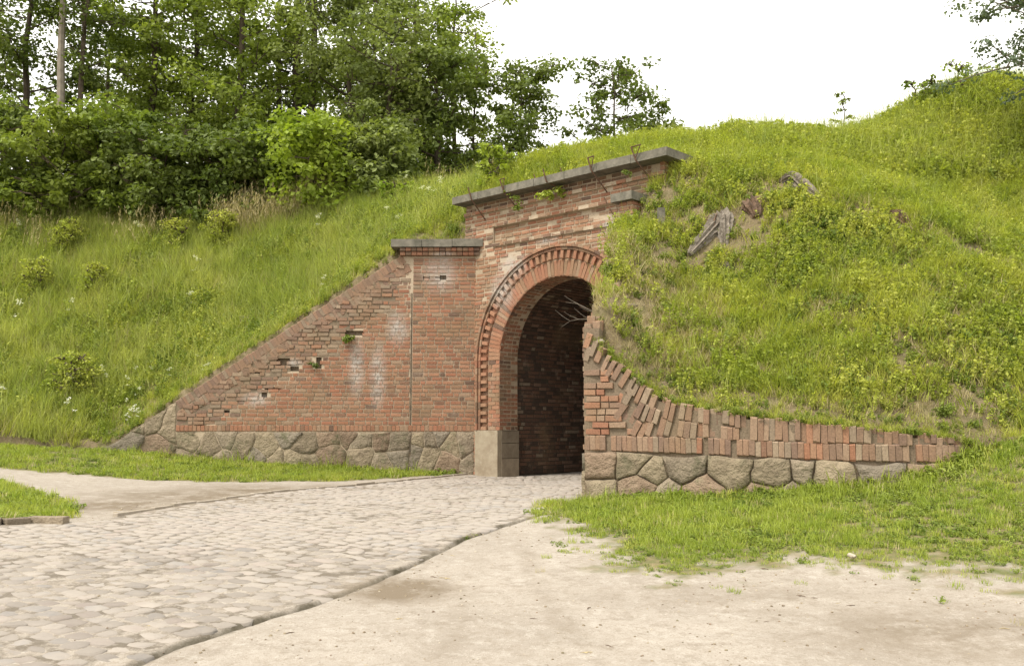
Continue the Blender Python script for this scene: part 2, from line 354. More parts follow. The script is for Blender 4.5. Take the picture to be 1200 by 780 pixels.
for ln, wd, am in ((PXP([(610, 640), (632, 690), (680, 740), (740, 800)]), .10, .45), (PXP([(560, 650), (540, 700), (520, 800)]), .12, .3), (PXP([(720, 700), (900, 715), (1210, 730)]), .12, .4)):
    damp = np.maximum(damp, am*np.clip(1.3-segdist(GXm+.06*vnoise(GXm*3, GYm*3), GYm, ln)/wd, 0, 1)*(.6+.6*vnoise(GXm*5, GYm*5, seed=33)))
soil = np.clip(1.6-segdist(GXm+.03*vnoise(GXm*7, GYm*7), GYm+.03*vnoise(GXm*9, GYm*9, seed=4), CRACK)/.04, 0, 1)*np.clip(1.2+1.1*vnoise(GXm*1.1, GYm*1.1, seed=9), .45, 1)
roadm = inpoly(GXm, GYm, ROAD).astype(float)
gmsh = mesh('ground', np.c_[GXm.ravel(), GYm.ravel(), GZ.ravel()], quads, [], smooth=True)
for nm, arr in (('grassy', gm), ('damp', damp), ('soil', soil), ('roadm', roadm)):
    a = gmsh.attributes.new(nm, 'FLOAT', 'POINT'); a.data.foreach_set('value', arr.ravel().astype(np.float32))
def ground_mat():
    m, t, b = newmat('sandy_ground', .95); P = pos(t)
    def A(n): q = t.nodes.new('ShaderNodeAttribute'); q.attribute_name = n; return q.outputs['Fac']
    c = ramp(t, noise(t, .9, 6, P, .65), .3, .7, (.285, .25, .208), (.365, .325, .275))
    c = mix(t, ramp(t, noise(t, 3.5, 6, P, .75), .52, .68), c, (.265, .23, .188))
    c = mix(t, ramp(t, noise(t, 2.1, 7, P, .8), .60, .70), c, (.21, .175, .135))
    c = mix(t, math2(t, 'MULTIPLY', ramp(t, noise(t, 14, 7, P, .8), .48, .62), .5), c, (.225, .185, .14)); c = mix(t, math2(t, 'MULTIPLY', ramp(t, noise(t, 6.5, 7, P, .8), .53, .60), .45), c, (.43, .395, .345))
    sp = ramp(t, noise(t, 70, 3, P), .55, .64)
    c = mix(t, math2(t, 'MULTIPLY', sp, .5), c, (.19, .155, .115))
    c = mix(t, ramp(t, noise(t, 60, 2, P), .66, .74), c, (.48, .43, .37))
    rg_ = math2(t, 'MULTIPLY', A('roadm'), ramp(t, noise(t, 3.2, 6, P, .8), .45, .58)); c = mix(t, math2(t, 'MULTIPLY', rg_, .85), c, (.12, .10, .075)); rn = math2(t, 'MULTIPLY', A('roadm'), .0); c = mix(t, rn, c, (.275, .245, .212))  # noise-dark gaps between cobbles: joint shade put into the ground colour
    dn = math2(t, 'MULTIPLY', A('damp'), ramp(t, noise(t, 2.6, 7, P, .75), .36, .54, (.08, .08, .08))); c = mix(t, dn, c, (.17, .135, .095))
    c = mix(t, A('soil'), c, (.05, .042, .024))  # crack soil near black: dirt plus the painted shade of the gap
    gn = ramp(t, noise(t, 6, 5, P, .7), .38, .6, (.10, .115, .035), (.19, .155, .08))
    gr = math2(t, 'MULTIPLY', A('grassy'), 1); c = mix(t, gr, c, gn)
    t.links.new(c, b.inputs['Base Color']); bump(t, b, math2(t, 'ADD', noise(t, 26, 6, P, .75), noise(t, 120, 2, P)), .55, .012); return m
gmsh.materials.append(ground_mat())
link('ground', gmsh, kind='structure')

# ------------------------------------------------------------------ earthworks (bank and mound behind the walls)
RDV = F(4.3, -.02)-np.array([.93, 12.3, 0]); RDV /= np.linalg.norm(RDV); RTOP = ([0, .6, 1.6, 2.4, 3.2, 3.9, 5.2], [2.35, 2.62, 3.15, 3.68, 4.15, 4.5, 4.95])
ep = []
def E_(*a): ep.append(tuple(at(*a)))
for a in [(130, 517, 20.1), (200, 470, 20.1), (260, 429, 20.1), (348, 373, 20.1), (430, 320, 20.1), (462, 300, 20.1), (475, 283, 20.2), (515, 281, 20.2), (548, 281, 20.2)]: E_(*a)
ep += [(-10.5, 19.9, .66), (-14, 20.1, .75), (-20, 20.5, 1.0), (-30, 20.5, 1.2), (-8.3, 20.9, 1.4), (-6.3, 21.4, 2.75), (-4.2, 21.6, 4.15)]
for a in [(-150, 258, 29), (0, 252, 29), (130, 255, 28.5), (260, 257, 27.5), (360, 252, 26), (450, 246, 24.3), (520, 243, 22.6), (500, 265, 21.2), (548, 243, 21.4)]: E_(*a)
ep += [(-16, 36, 7.9), (-5, 36, 7.6), (-30, 36, 8), (-30, 29, 7.8), (-25, 24.5, 4.0), (-13, 24, 3.7), (-16, 48, 8), (0, 48, 7.5)]
for s_ in (-.25, 1, 2.3, 3.6, 4.85): ep.append(tuple(F(s_, .32, 5.84)))
ep.append(tuple(F(5.15, 1.0, 5.75)))
sk = [(590, 212, 23.5), (647, 193, 22.5), (700, 174, 22), (760, 155, 21.5), (800, 153, 21), (850, 153, 21), (900, 156, 21), (960, 161, 21), (1010, 163, 21.5), (1060, 146, 22), (1100, 118, 22), (1150, 102, 22), (1200, 104, 22), (1320, 90, 22)]
for a in sk:
    a = (a[0], a[1]+(11 if a[0] < 1040 else 5), a[2]); E_(*a); p = at(*a); ep.append((p[0]*1.4, p[1]+9, p[2]-.2))
for a in [(800, 205, 16.5), (850, 195, 16.4), (905, 198, 16.1), (960, 215, 15.7), (1030, 242, 15.1), (1100, 272, 14.4), (1200, 325, 13.5), (1330, 380, 13),
          (905, 182, 18.2), (960, 192, 18.6), (1030, 212, 18.2), (1100, 235, 17.2), (1200, 275, 16.2), (1100, 180, 19.6), (1200, 190, 19),
          (701, 402, 12.5), (716, 418, 12.4), (739, 438, 12.2), (770, 462, 12.0), (788, 470, 11.85), (819, 476, 11.75), (865, 484, 11.45), (965, 496, 11.05), (1099, 510, 10.85), (1150, 508, 10.9), (1200, 495, 11),
          (800, 380, 13.3), (850, 300, 14.8), (900, 400, 12.7), (900, 300, 14.4), (1000, 400, 12.3), (1000, 300, 14.0), (1100, 400, 12.0), (1200, 420, 12.0), (760, 330, 14.4), (760, 400, 13.0),
          (760, 300, 15.0), (725, 360, 13.6), (776, 250, 16.0), (790, 215, 16.4)]: E_(*a)
ep += [*[tuple(np.array([.93, 12.3, 0])+RDV*k+np.array([RDV[1], -RDV[0], 0])*.27+np.array([0, 0, np.interp(k, *RTOP)-.03])) for k in (.3, 1.0, 1.8, 2.6, 3.4, 4.0)], (9, 11, 1.9), (14, 11, 2.8), (22, 12, 4.5), (22, 22, 10)]
ET = TPS(ep, .004)
POLY = [(-60, 20.0), (-8.95, 20.08), (-.95, 20.12), F(-.28, .28), F(4.9, .28), F(4.95, -.02), F(4.70, -.05), F(4.68, -.76), F(4.45, -.8), (1.08, 12.52), (1.62, 12.15), (2.58, 11.62), (3.65, 11.14), (4.77, 10.90), (5.4, 10.8), (6, 10.4), (9, 9.9), (60, 9.9), (60, 60), (-60, 60)]
POLY = [tuple(p[:2]) for p in POLY]
def earthz(x, y):
    z = ET(x, y); w = np.clip(segdist(x, y, POLY[1:16])/1.2, 0, 1)
    return z + w*(.11*fbm(x*1.3, y*1.3, oct=3, seed=31)+.05*fbm(x*4, y*4, oct=2, seed=32))
def earth(name, x0, x1, matl, edges):
    ex = np.r_[edges[0]]; ey = np.r_[edges[1]]; X, Y = np.meshgrid(ex, ey); Z = earthz(X, Y)
    if name == 'mound': Z = np.where((X > 5.4) & (Y < 10.9), np.maximum(Z, GT(X, Y)-.3), Z)
    I = np.arange(X.size).reshape(X.shape); q = np.stack([I[:-1, :-1], I[:-1, 1:], I[1:, 1:], I[1:, :-1]], -1).reshape(-1, 4)
    cx = X.ravel()[q].mean(1); cy = Y.ravel()[q].mean(1); q = q[inpoly(cx, cy, POLY)]
    us, inv = np.unique(q, return_inverse=True)
    # edge vertices dropped as a skirt by thickness handled by the walls in front
    V = np.c_[X.ravel(), Y.ravel(), Z.ravel()][us]; q = inv.reshape(-1, 4); E2 = {}
    for f in q.tolist():
        for i in range(4): E2[(f[i], f[(i+1) % 4])] = 1
    bd = [e for e in E2 if (e[1], e[0]) not in E2]; bv = sorted({v for e in bd for v in e}); mp = {v: len(V)+i for i, v in enumerate(bv)}
    low = V[bv].copy(); low[:, 2] -= .9; V = np.r_[V, low]; q = np.r_[q, np.array([[b, a, mp[a], mp[b]] for a, b in bd])]
    return link(name, mesh(name, V, q, matl, smooth=True), kind='structure')
def earth_mat():
    m, t, b = newmat('turf_soil', .97); P = pos(t)
    c = ramp(t, noise(t, 5, 6, P, .7), .35, .55, (.12, .11, .045), (.20, .155, .09)); c = mix(t, ramp(t, noise(t, 11, 7, P, .8), .5, .66), c, (.26, .215, .14))
    t.links.new(c, b.inputs['Base Color']); bump(t, b, noise(t, 14, 6, P, .75), .9, .05); return m
EM = earth_mat()
XS = -.62
earth('grassy_bank', 0, 0, EM, (np.r_[-60, -45, -35, np.arange(-28, -10, .4), np.arange(-10, XS+.01, .14), XS], np.r_[np.arange(20, 30, .14), np.arange(30, 60, 1.5)]))
earth('mound', 0, 0, EM, (np.r_[XS, np.arange(XS+.02, 7, .1), np.arange(7, 14, .25), np.arange(14, 60, 2)], np.r_[np.arange(9.9, 20, .1), np.arange(20, 26, .25), np.arange(26, 60, 1.5)]))

# ------------------------------------------------------------------ bricks
def brick_mesh(seed):
    r = random.Random(seed); j = lambda a: r.uniform(-a, a)
    V = []
    for w, ins in ((-1, 0), (-.10, 0), (0, .05)):
        for a, b in ((-.5, -.5), (.5, -.5), (.5, .5), (-.5, .5)):
            V.append((a*(1-ins*.6)+j(.012), b*(1-ins*2.2)+j(.035), w+(j(.03) if w == 0 else 0)))
    Fc = [[8, 9, 10, 11]]+[[4+i, 4+(i+1) % 4, 8+(i+1) % 4, 8+i] for i in range(4)]+[[i, (i+1) % 4, 4+(i+1) % 4, 4+i] for i in range(4)]
    return np.array(V), Fc
BV = [brick_mesh(i) for i in range(8)]
BM = {}
def bmesh_for(vi, mi, mats):
    k = (vi, mats[mi].name, id(mats))
    if k not in BM: BM[k] = mesh('brick', BV[vi][0], BV[vi][1], mats[mi])
    return BM[k]
class Bricks:
    def __init__(s, parent, name='brick', limit=300, mats=None, weights=None):
        s.p = parent; s.n = name; s.L = []; s.lim = limit; s.mats = mats or BRICK; s.w = weights or (TW if mats is None else [1]*len(s.mats))
    def add(s, c, a, b, w, la, hb, dp, tone=None, rot=0.0, pr=1.0):
        """c centre of the front face; a, b, w unit axes"""
        c, a, b, w = (np.asarray(q, float) for q in (c, a, b, w))
        if rot: a, b = a*math.cos(rot)+b*math.sin(rot), b*math.cos(rot)-a*math.sin(rot)
        if tone is None: tone = random.choices(range(len(s.mats)), s.w)[0]
        s.L.append((pr*la*hb*random.uniform(.7, 1.3)/(np.hypot(c[0], c[1])**2), c, a, b, w, la, hb, dp, tone, random.randrange(8)))
    def build(s, smooth=False):
        L = sorted(s.L, key=lambda q: -q[0]); off = Vector(s.p.location)
        for q in L[:s.lim]:
            _, c, a, b, w, la, hb, dp, tone, vi = q
            o = bpy.data.objects.new(s.n, bmesh_for(vi, tone, s.mats)); S.collection.objects.link(o); o.parent = s.p
            M = Matrix([[a[i]*la, b[i]*hb, w[i]*dp, c[i]-off[i]] for i in range(3)]+[[0, 0, 0, 1]])
            o.matrix_parent_inverse = Matrix.Identity(4); o.matrix_basis = M
        R = L[s.lim:]
        if R:
            V = []; Fc = []; mi = []; fb = np.array(BV[0][1])
            for k, q in enumerate(R):
                _, c, a, b, w, la, hb, dp, tone, vi = q; v = BV[vi][0]
                V.append(c+v[:, :1]*a*la+v[:, 1:2]*b*hb+v[:, 2:]*w*dp); Fc.append(fb+12*k); mi += [tone]*9
            link(s.n+'work', mesh(s.n+'work', np.concatenate(V), np.concatenate(Fc), s.mats, mi), s.p, kind='stuff')
Zv = np.array([0, 0, 1.])
CH, BL, J = .085, .235, .019
def course_lengths(a, b, row, L=BL, flem=True):
    """cut the interval a..b into stretchers and headers"""
    out = []; x = a-random.choice([0, L/2, L*.25, L*.75]) if False else a - [0, .12, .06, .17][row % 4]; k = row % 2
    while x < b-.015:
        l = L if (k % 2 == 0 or random.random() < .25) else L/2; k += 1
        x0, x1 = max(x, a), min(x+l, b); x += l
        if x1-x0 > .035: out.append((x0, x1))
    return out

# ---- left wing wall ---------------------------------------------------------
LY = 19.9; XE = at(558, 400, LY)[0]; XSEAM = at(482, 400, LY)[0]; XST = at(207, 480, LY)[0]
wl = thing('wing_wall', 'long brick wing wall with a raking top edge on a stone plinth, left of the arch', 'wall', (-4.5, LY, 0))
bl = Bricks(wl, mats=BRICK+DIRTY, weights=TW+[0]*8); A_, W_ = np.array([1., 0, 0]), np.array([0, -1., 0])
core = MB(); ZS = .905; ZT = at(500, 300, LY)[2]
HOLES = [(at(a, b, LY)[0], at(a, b, LY)[2], rx, rz) for a, b, rx, rz in [(517, 325, .1, .05), (499, 325, .09, .03), (333, 424, .16, .08), (345, 432, .1, .05), (320, 455, .17, .035), (309, 463, .07, .07), (237, 495, .06, .1), (416, 390, .2, .05), (372, 425, .06, .12), (243, 420+20, .05, .05), (300, 436, .1, .03), (265, 482, .05, .03)]]
def in_hole(x, z): return any(abs(x-a) < c and abs(z-b) < d for a, b, c, d in HOLES)
slope = math.atan2(RZ1-RZ0, RX1-RX0); RT = .40/math.cos(slope)            # thickness of the raking band, vertical
def left_int(z):
    xr = RX0+(z+CH+RT*.35-RZ0)*(RX1-RX0)/(RZ1-RZ0) if z < ZT-RT*.35 else RX1
    return max(xr, XST)
z = ZS+.135; row = 0
for x0, x1 in [(x, x+.0775) for x in np.arange(XST, XE, .0875)]:
    bl.add(((x0+x1)/2, LY-random.uniform(0, .006), ZS+.068), A_, Zv, W_, x1-x0, .125, .1)
while z < ZT-.04:
    for (a, b) in ((left_int(z), XSEAM-.02), (XSEAM+.02, XE)):
        if b-a < .1: continue
        for x0, x1 in course_lengths(a, b, row):
            xm = (x0+x1)/2; dr = rake(xm)-RT-z; rough = max(0, 1-dr/.9)*(1 if xm < XSEAM else 0)
            if xm < XSEAM+.25 and z > 3.6: rough = max(rough, .5)
            if in_hole(xm, z+.04): continue
            if random.random() < .03*rough+.001: continue
            dz = random.gauss(0, .0012+.007*rough); pr = random.uniform(-.003, .002)-rough*random.uniform(-.012, .022)
            bl.add((xm, LY-pr if False else LY+max(-.02, -pr)-.004, z+CH/2+dz), A_, Zv, W_, x1-x0-J-random.uniform(0, .012)*rough, CH-J+.004*rough, .1,
                   tone=(9+random.randrange(8) if random.random() < rough*1.2 else None), rot=random.gauss(0, .006+.04*rough))
    z += CH; row += 1
# raking band: bricks on edge, square to the slope
rd = np.array([math.cos(slope), 0, math.sin(slope)]); rn_ = np.array([-math.sin(slope), 0, math.cos(slope)]); RLn = math.hypot(RX1-RX0, RZ1-RZ0)
x = 1.55
while x < RLn+.05:
    w_ = random.uniform(.068, .082); p0 = np.array([RX0, LY, RZ0])+rd*x
    for lay, (h0, h1) in enumerate(((.0, .2), (.205, .4))):
        if random.random() < .04: continue
        hh = (h0+h1)/2; e = random.uniform(-.035, .0)
        bl.add(p0-rn_*hh+W_*(.005+e*.5)+rn_*random.uniform(-.015, .006), rd, rn_, W_, w_-.004, .198, .12, tone=9+random.choice([0, 1, 3, 5, 7, 3, 1]), rot=random.gauss(0, .03))
    x += w_
bl.build()
# mortar body behind: columns under the raking line, recessed a little
x = RX0-.1
while x < XE:
    x1 = min(x+.06, XE); zt = min(rake(x+.03)-.03, ZT) if x+.03 < RX1 else ZT
    zl = max(0, min(zt, (rake(x+.03)-.95 if x+.03 < RX1 else 9))); br_ = [-.3, zl, zt]+[q for a, b, c, d in HOLES if abs(x+.03-a) < c for q in (b-d, b+d)]
    br_ = sorted(q for q in set(br_) if q <= zt)
    for za, zb in zip(br_[:-1], br_[1:]):
        if zb-za < .003: continue
        hol = in_hole(x+.03, (za+zb)/2); core.box((x, LY+(.11 if hol else .012), za), (x1-x, 0, 0), (0, .42-(.1 if hol else 0), 0), (0, 0, zb-za), 1 if (hol or za >= zl-.001) else 0)  # hole backs coloured darker, shade painted into the recess
    x = x1
core.box((RX0-.9, LY+.02, -.4), (.9, 0, 0), (0, .4, 0), (0, 0, .35+.4))
core.obj('mortar_bed', [MORTAR, MORTARB], wl)
for a, b, rx, rz in []: pass
# open seam in the wall, its shade put in as a dark strip
mb = MB(); mb.box((XSEAM-.012, LY+.002, .1), (.024, 0, 0), (0, .02, 0), (0, 0, ZT-.9)); mb.obj('joint_shade', simple('joint_dark', (.05, .04, .03), (.16, .12, .08), 8), wl)
# coping slab in four pieces with a brick corbel below
cz1 = at(460, 282, LY)[2]; cz0 = cz1-.165; cx0 = at(459, 286, LY)[0]; cx1 = at(566, 286, 19.75)[0]
cuts = np.linspace(cx0, cx1, 4)
for i in range(3):
    mb = MB(); mb.box((cuts[i]+.004, LY-.17-.006*i % 2, cz0+random.uniform(0, .01)), (cuts[i+1]-cuts[i]-.008, 0, 0), (0, .62, 0), (0, 0, cz1-cz0)); mb.obj('coping_slab', CONC, wl)
cb = Bricks(wl, 'corbel_brick', 60)
for k, x in enumerate(np.arange(RX1+.02, XE, .122)):
    for r_ in range(2): cb.add((x+.06, LY-.10-.03*r_, cz0-.13+r_*.085), A_, Zv, W_, .112, .075, .14, tone=random.choice([6, 4, 2, 8]))  # dark tones carry the shade below the coping in the brick colour
cb.build()

# ---- stones of the plinths --------------------------------------------------
def clip(poly, n, d):
    out = []; m = len(poly)
    for i in range(m):
        a, b = poly[i], poly[(i+1) % m]; da, db = np.dot(a, n)-d, np.dot(b, n)-d
        if da <= 0: out.append(a)
        if da*db < 0: out.append(a+(b-a)*da/(da-db))
    return out
def cells(rect, seeds):
    R = []
    for i, s in enumerate(seeds):
        p = [np.array(q, float) for q in rect]
        for j, t in enumerate(seeds):
            if i == j: continue
            n = t-s; p = clip(p, n, np.dot(n, (s+t)/2))
            if len(p) < 3: break
        if len(p) >= 3: R.append(p)
    return R
def jseeds(x0, x1, z0, z1, n, rows, seed):
    r = random.Random(seed); out = []
    for k in range(rows):
        m = n+(k % 2)
        for i in range(m): out.append(np.array([x0+(i+.5+r.uniform(-.42, .42))*(x1-x0)/m, z0+(k+.5+r.uniform(-.42, .42))*(z1-z0)/rows]))
    return out
def stone(parent, poly, mapf, gap=.012, bulge=.05, seed=0, name='stone', mats=STONE):
    r = random.Random(seed); P = np.array(poly); c = P.mean(0); n0 = len(P)
    Q = []
    for i in range(n0):
        a, b = P[i], P[(i+1) % n0]; L = np.linalg.norm(b-a); m = max(1, int(L/.09))
        for k in range(m): Q.append(a+(b-a)*k/m)
    Q = np.array(Q); Q = Q+gap*0+(.035*np.c_[vnoise(Q[:, 0]*5, Q[:, 1]*5, seed=91), vnoise(Q[:, 0]*5, Q[:, 1]*5, seed=92)] if len(Q) > 8 else 0); n = len(Q); rad = np.linalg.norm(Q-c, axis=1)+1e-6
    V = []; lean = (r.uniform(-.05, .05), r.uniform(-.05, .05))
    for ring, (g, h) in enumerate(((gap, -.10), (gap, -.004), (gap+.016, .7), (.0, 1.0))):
        f = (rad-g)/rad if ring < 3 else np.full(n, .55)
        for i in range(n):
            q = c+(Q[i]-c)*f[i]*(1+(r.uniform(-.03, .03) if ring > 0 else 0)); d = q-c
            hh = h*bulge if h > 0 else h
            if ring >= 2: hh += r.uniform(-.4, .4)*bulge*.45+d[0]*lean[0]+d[1]*lean[1]
            V.append(mapf(q[0], q[1], hh))
    V.append(mapf(c[0], c[1], bulge*(1.0+r.uniform(-.2, .3))))
    Fc = [[k*n+i, k*n+(i+1) % n, (k+1)*n+(i+1) % n, (k+1)*n+i] for k in range(3) for i in range(n)]+[[3*n+i, 3*n+(i+1) % n, 4*n] for i in range(n)]
    return link(name, mesh(name, V, Fc, mats[r.randrange(len(mats))], smooth=True), parent)
lm = lambda x, z, h: (x, LY+.005-h, z)
for (rect, seeds) in (([(XST, -.15), (XSEAM, -.15), (XSEAM, ZS-.012), (XST, ZS-.012)], jseeds(XST, XSEAM, .12, ZS, 11, 2, 4)),
                      ([(XSEAM, -.15), (XE-.02, -.15), (XE-.02, ZS-.012), (XSEAM, ZS-.012)], jseeds(XSEAM, XE, .15, ZS, 4, 2, 8)),
                      ([(RX0-.4, -.1), (XST, -.1), (XST, rake(XST)-.03), (RX0, RZ0-.02), (RX0-.4, RZ0-.2)], jseeds(RX0+.1, XST, .2, 1.3, 3, 2, 6))):
    for i, c in enumerate(cells(rect, seeds)): stone(wl, c, lm, seed=int(rect[0][0]*100)+i, bulge=random.uniform(.004, .022), gap=.007)

# ---- right wing wall (curved, tumbled) --------------------------------------
wr = thing('wing_wall', 'low curved brick retaining wall with loose upright bricks, right of the arch under the mound', 'wall', (2.9, 11.3, 0))
br = Bricks(wr, 'brick', 300, mats=BRICK+DIRTY, weights=[.3, .5, .3, .5, .4, .3, .2, .3, .1, 4, 4, 3, 4, 1, 2, 2, 3])
UMAX = u_of_px(1118)
def wb(u, z, la, hb, rot=0., out=0., tone=None):
    p, T, O = wpt(u); tilt = random.gauss(0, .03); O2 = O+Zv*tilt; 
    br.add(p+O*out+Zv*z, T, Zv, O, la, hb, .13, tone=tone, rot=rot)
def hz(u, z): return z < 1.72 and u < .36+max(0, 1.45-z)*.55
# soldier course on the stones
u = .02
while u < UMAX:
    w_ = random.uniform(.066, .078)
    if random.random() > .02: wb(u+w_/2, wstone(u)+.105+random.uniform(-.006, .006), w_-.004, .195, random.gauss(0, .02), random.uniform(-.008, .006))
    u += w_
# horizontal courses at the quoin
z = .895; row = 0
while z < 1.72:
    for x0, x1 in course_lengths(.005, .42+max(0, 1.45-z)*.55, row):
        if hz((x0+x1)/2, z) and random.random() > .05: wb((x0+x1)/2, z+.043, x1-x0-.012, CH-.012, random.gauss(0, .012), random.uniform(-.012, .004), random.choice([0, 1, 3, 2, 9, 11, 13, 9, 12]))
    z += CH; row += 1
# leaning and upright bricks above
for lay in range(9):
    u = .03
    while u < UMAX:
        w_ = random.uniform(.060, .086); um = u+w_/2; lean = np.interp(um, [0, .5, 1.1, 1.7], [.30, .62, .28, .02])
        b0 = wstone(um)+.2; nl_ = max(1, round((wtop(um)-b0)/.2)); hh = (wtop(um)-b0)/nl_; zc = b0+(lay+.5)*hh+random.uniform(-.02, .02)
        u += w_/math.cos(lean)
        if lay >= nl_ or hz(um, zc-.02) or hh < .05 or random.random() < .015: continue
        wb(um, zc, w_-random.uniform(.001, .006), hh*random.uniform(.97, 1.04)/math.cos(lean), -lean+random.gauss(0, .02), random.choice([random.uniform(-.012, .010)]*5+[-.035, -.05]))
br.build()
mb = MB(); us = np.arange(0, UMAX+.3, .1)
for a, b in zip(us[:-1], us[1:]):
    p0, T0, O0 = wpt(a); p1, T1, O1 = wpt(b); zt0, zt1 = wtop(a)-.05, wtop(b)-.05
    V = [p0-O0*.035-Zv*.4, p1-O1*.035-Zv*.4, p1-O1*.035+Zv*zt1, p0-O0*.035+Zv*zt0, p0-O0*.34-Zv*.4, p1-O1*.34-Zv*.4, p1-O1*.34+Zv*zt1, p0-O0*.34+Zv*zt0]
    mb.add(V, [[0, 1, 2, 3], [5, 4, 7, 6], [3, 2, 6, 7], [0, 3, 7, 4], [1, 5, 6, 2]])
mb.obj('mortar_bed', MORTARB, wr)
def wm(u, z, h): p, T, O = wpt(max(0, u)); return p+O*(h+.0)+T*min(0, u)+Zv*z
U1 = 5.2
for i, c in enumerate(cells([(0.0, -.1), (2.9, -.1), (2.9, .60), (0, .685)], jseeds(0, 2.9, -.02, .66, 6, 2, 13))): stone(wr, c, wm, seed=200+i, bulge=random.uniform(.012, .035), gap=.008)
for i, c in enumerate(cells([(2.9, .1), (UMAX+.1, .1), (UMAX+.1, .585), (2.9, .60)], [np.array([3.1+.52*k, .37]) for k in range(4)])): stone(wr, c, wm, seed=300+i, bulge=.05, gap=.014)

# ---- wing return: from the quoin back to the facade ------------------------
wq = thing('wing_wall', 'short crumbling brick return wall with a slab cap, half buried at the right of the arch', 'wall', (1.8, 14.5, 0))
C0 = np.array([.93, 12.30, 0.]); C1 = F(4.3, -.02); RDv = C1-C0; RLg = np.linalg.norm(RDv); RDv /= RLg; RO_ = np.array([-RDv[1], RDv[0], 0])   # left side faces the roadway
def rtop(k): return np.interp(k, [0, .6, 1.6, 2.4, 3.2, 3.9, 5.2], [2.35, 2.62, 3.15, 3.68, 4.15, 4.5, 4.95])
bq = Bricks(wq, 'brick', 120, mats=DIRTY); z = .7; row = 0
while z < 4.9:
    k0 = 0.
    while k0 < RLg and rtop(k0) < z+.09: k0 += .05
    if k0 < RLg-.1:
        for x0, x1 in course_lengths(k0, RLg-.02, row):
            if random.random() > .04: bq.add(C0+RDv*(x0+x1)/2+RO_*random.uniform(-.01, .01)+Zv*(z+.043), RDv if False else -RDv, Zv, RO_, x1-x0-J, CH-J, .12, rot=random.gauss(0, .01))
    z += CH; row += 1
for k in np.arange(0, 2.2, .085):                                    # broken toothed top, seen above the quoin
    for q in range(2):
        if random.random() < .7: bq.add(C0+RDv*(k+.04)-RO_*(.06+.11*q)+Zv*(rtop(k)+random.uniform(-.05, .02)), -RO_, RDv, Zv, .105, .07, .12, rot=random.gauss(0, .3), pr=2)
bq.build()
mb = MB()
for k in np.arange(0, RLg-.05, .1):
    zt = rtop(k)-.06; mb.box(C0+RDv*k-RO_*.22-Zv*.3, RDv*.1, RO_*.205, Zv*(zt+.3))
mb.obj('mortar_bed', MORTARB, wq)
for i, c in enumerate(cells([(0, -.1), (RLg, -.1), (RLg, .68), (0, .68)], jseeds(0, RLg, -.05, .68, 8, 2, 3))): stone(wq, [p for p in c][::-1], lambda u, z, h: C0+RDv*u+RO_*h+Zv*z, seed=400+i)
# brick pier under the cap
pb = Bricks(wq, 'pier_brick', 120); z = 4.05; row = 0
while z < 4.97:
    for a, b, o, ax, w_ in ((0, .30, F(4.33, -.66), FD, FN), (0, .64, F(4.63, -.66), -FN, FD)):
        for x0, x1 in course_lengths(a, b, row): pb.add(o+ax*(x0+x1)/2+Zv*(z+.043), ax, Zv, w_, x1-x0-J, CH-J, .1, tone=random.choice([0, 2, 4, 6, 3]))
    z += CH; row += 1
pb.build()
mb = MB(); mb.box(F(4.345, -.645, 3.6), FD*.27, -FN*.64, Zv*1.38); mb.obj('pier_core', MORTAR, wq)
mb = MB(); mb.box(F(4.22, -.76, 4.985), FD*.46, -FN*.75, Zv*.15); mb.obj('coping_slab', CONC, wq)

# ---- gate facade -------------------------------------------------------------
gt = thing('gate_portal', 'red brick gate front with a round arch and dentil ring under a grey cornice', 'gateway', tuple(F(AC)))
bf = Bricks(gt); S0, S1 = -.30, 4.87; ZC = 5.78; FR = (.55, 4.15, 4.83, 5.22)
core = MB(); z = 0.0; row = 0
def arch_half(z):
    if z <= AZ: return RO-.03
    d = (RO-.03)**2-(z-AZ)**2; return math.sqrt(d) if d > 0 else 0
while z < ZC-.02:
    zm = z+CH/2; h = arch_half(zm); hc = arch_half(z+CH) if z+CH > AZ else h
    ints = [(S0, AC-h), (AC+h, S1)] if h > .05 else [(S0, S1)]
    led = 0.
    if abs(zm-(FR[2]-.04)) < CH*.5 or abs(zm-(FR[3]+.045)) < CH*.5: led = .045
    if 5.56 <= zm < 5.56+CH: led = .05
    if zm > 5.56+CH: led = -.03
    for (a, b) in ints:
        segs = [(a, b, led)]
        if FR[2] < zm < FR[3]: segs = [(a, FR[0], 0), (FR[0], FR[1], -.05), (FR[1], b, 0)]
        elif led < 0: segs = [(a, b, led)]
        elif 0 < led < .046: segs = [(a, FR[0]-.0, 0), (FR[0], FR[1], led), (FR[1], b, 0)]
        for (p, q, e) in segs:
            if q-p < .04: continue
            core.box(F(p, .016-min(e, 0), z-.0005), FD*(q-p), -FN*.62, Zv*(CH+.001))
            if e > 0: core.box(F(p, .016-e, z+.006), FD*(q-p), -FN*(e-.002), Zv*(CH-.012))
            top = z > 3.6
            for x0, x1 in course_lengths(p, q, row, flem=led < .04):
                xm = (x0+x1)/2
                if z < .9 and x0 > 0: pass
                if random.random() < (.012 if top else .003): continue
                rg = random.uniform(0, .02)*random.random()*(1.4 if top else .3)
                bf.add(F(xm, rg-e, zm+random.gauss(0, .0025)), FD, Zv, FN, x1-x0-J-random.random()*.006, CH-J-random.random()*.008*(top), .1,
                       tone=(random.choice([8, 6, 3, 7, 8]) if (led == .045 and random.random() < .6) else (random.choice([6, 8, 4]) if led < 0 else random.choice([3, 3, 4, 5, 1, 7]) if top and random.random() < .35 else None)), rot=random.gauss(0, .008), pr=1.1)  # courses under the cornice get dark tones, its shade put into the colour
    z += CH; row += 1
bf.build(); core.obj('mortar_bed', MORTAR, gt)
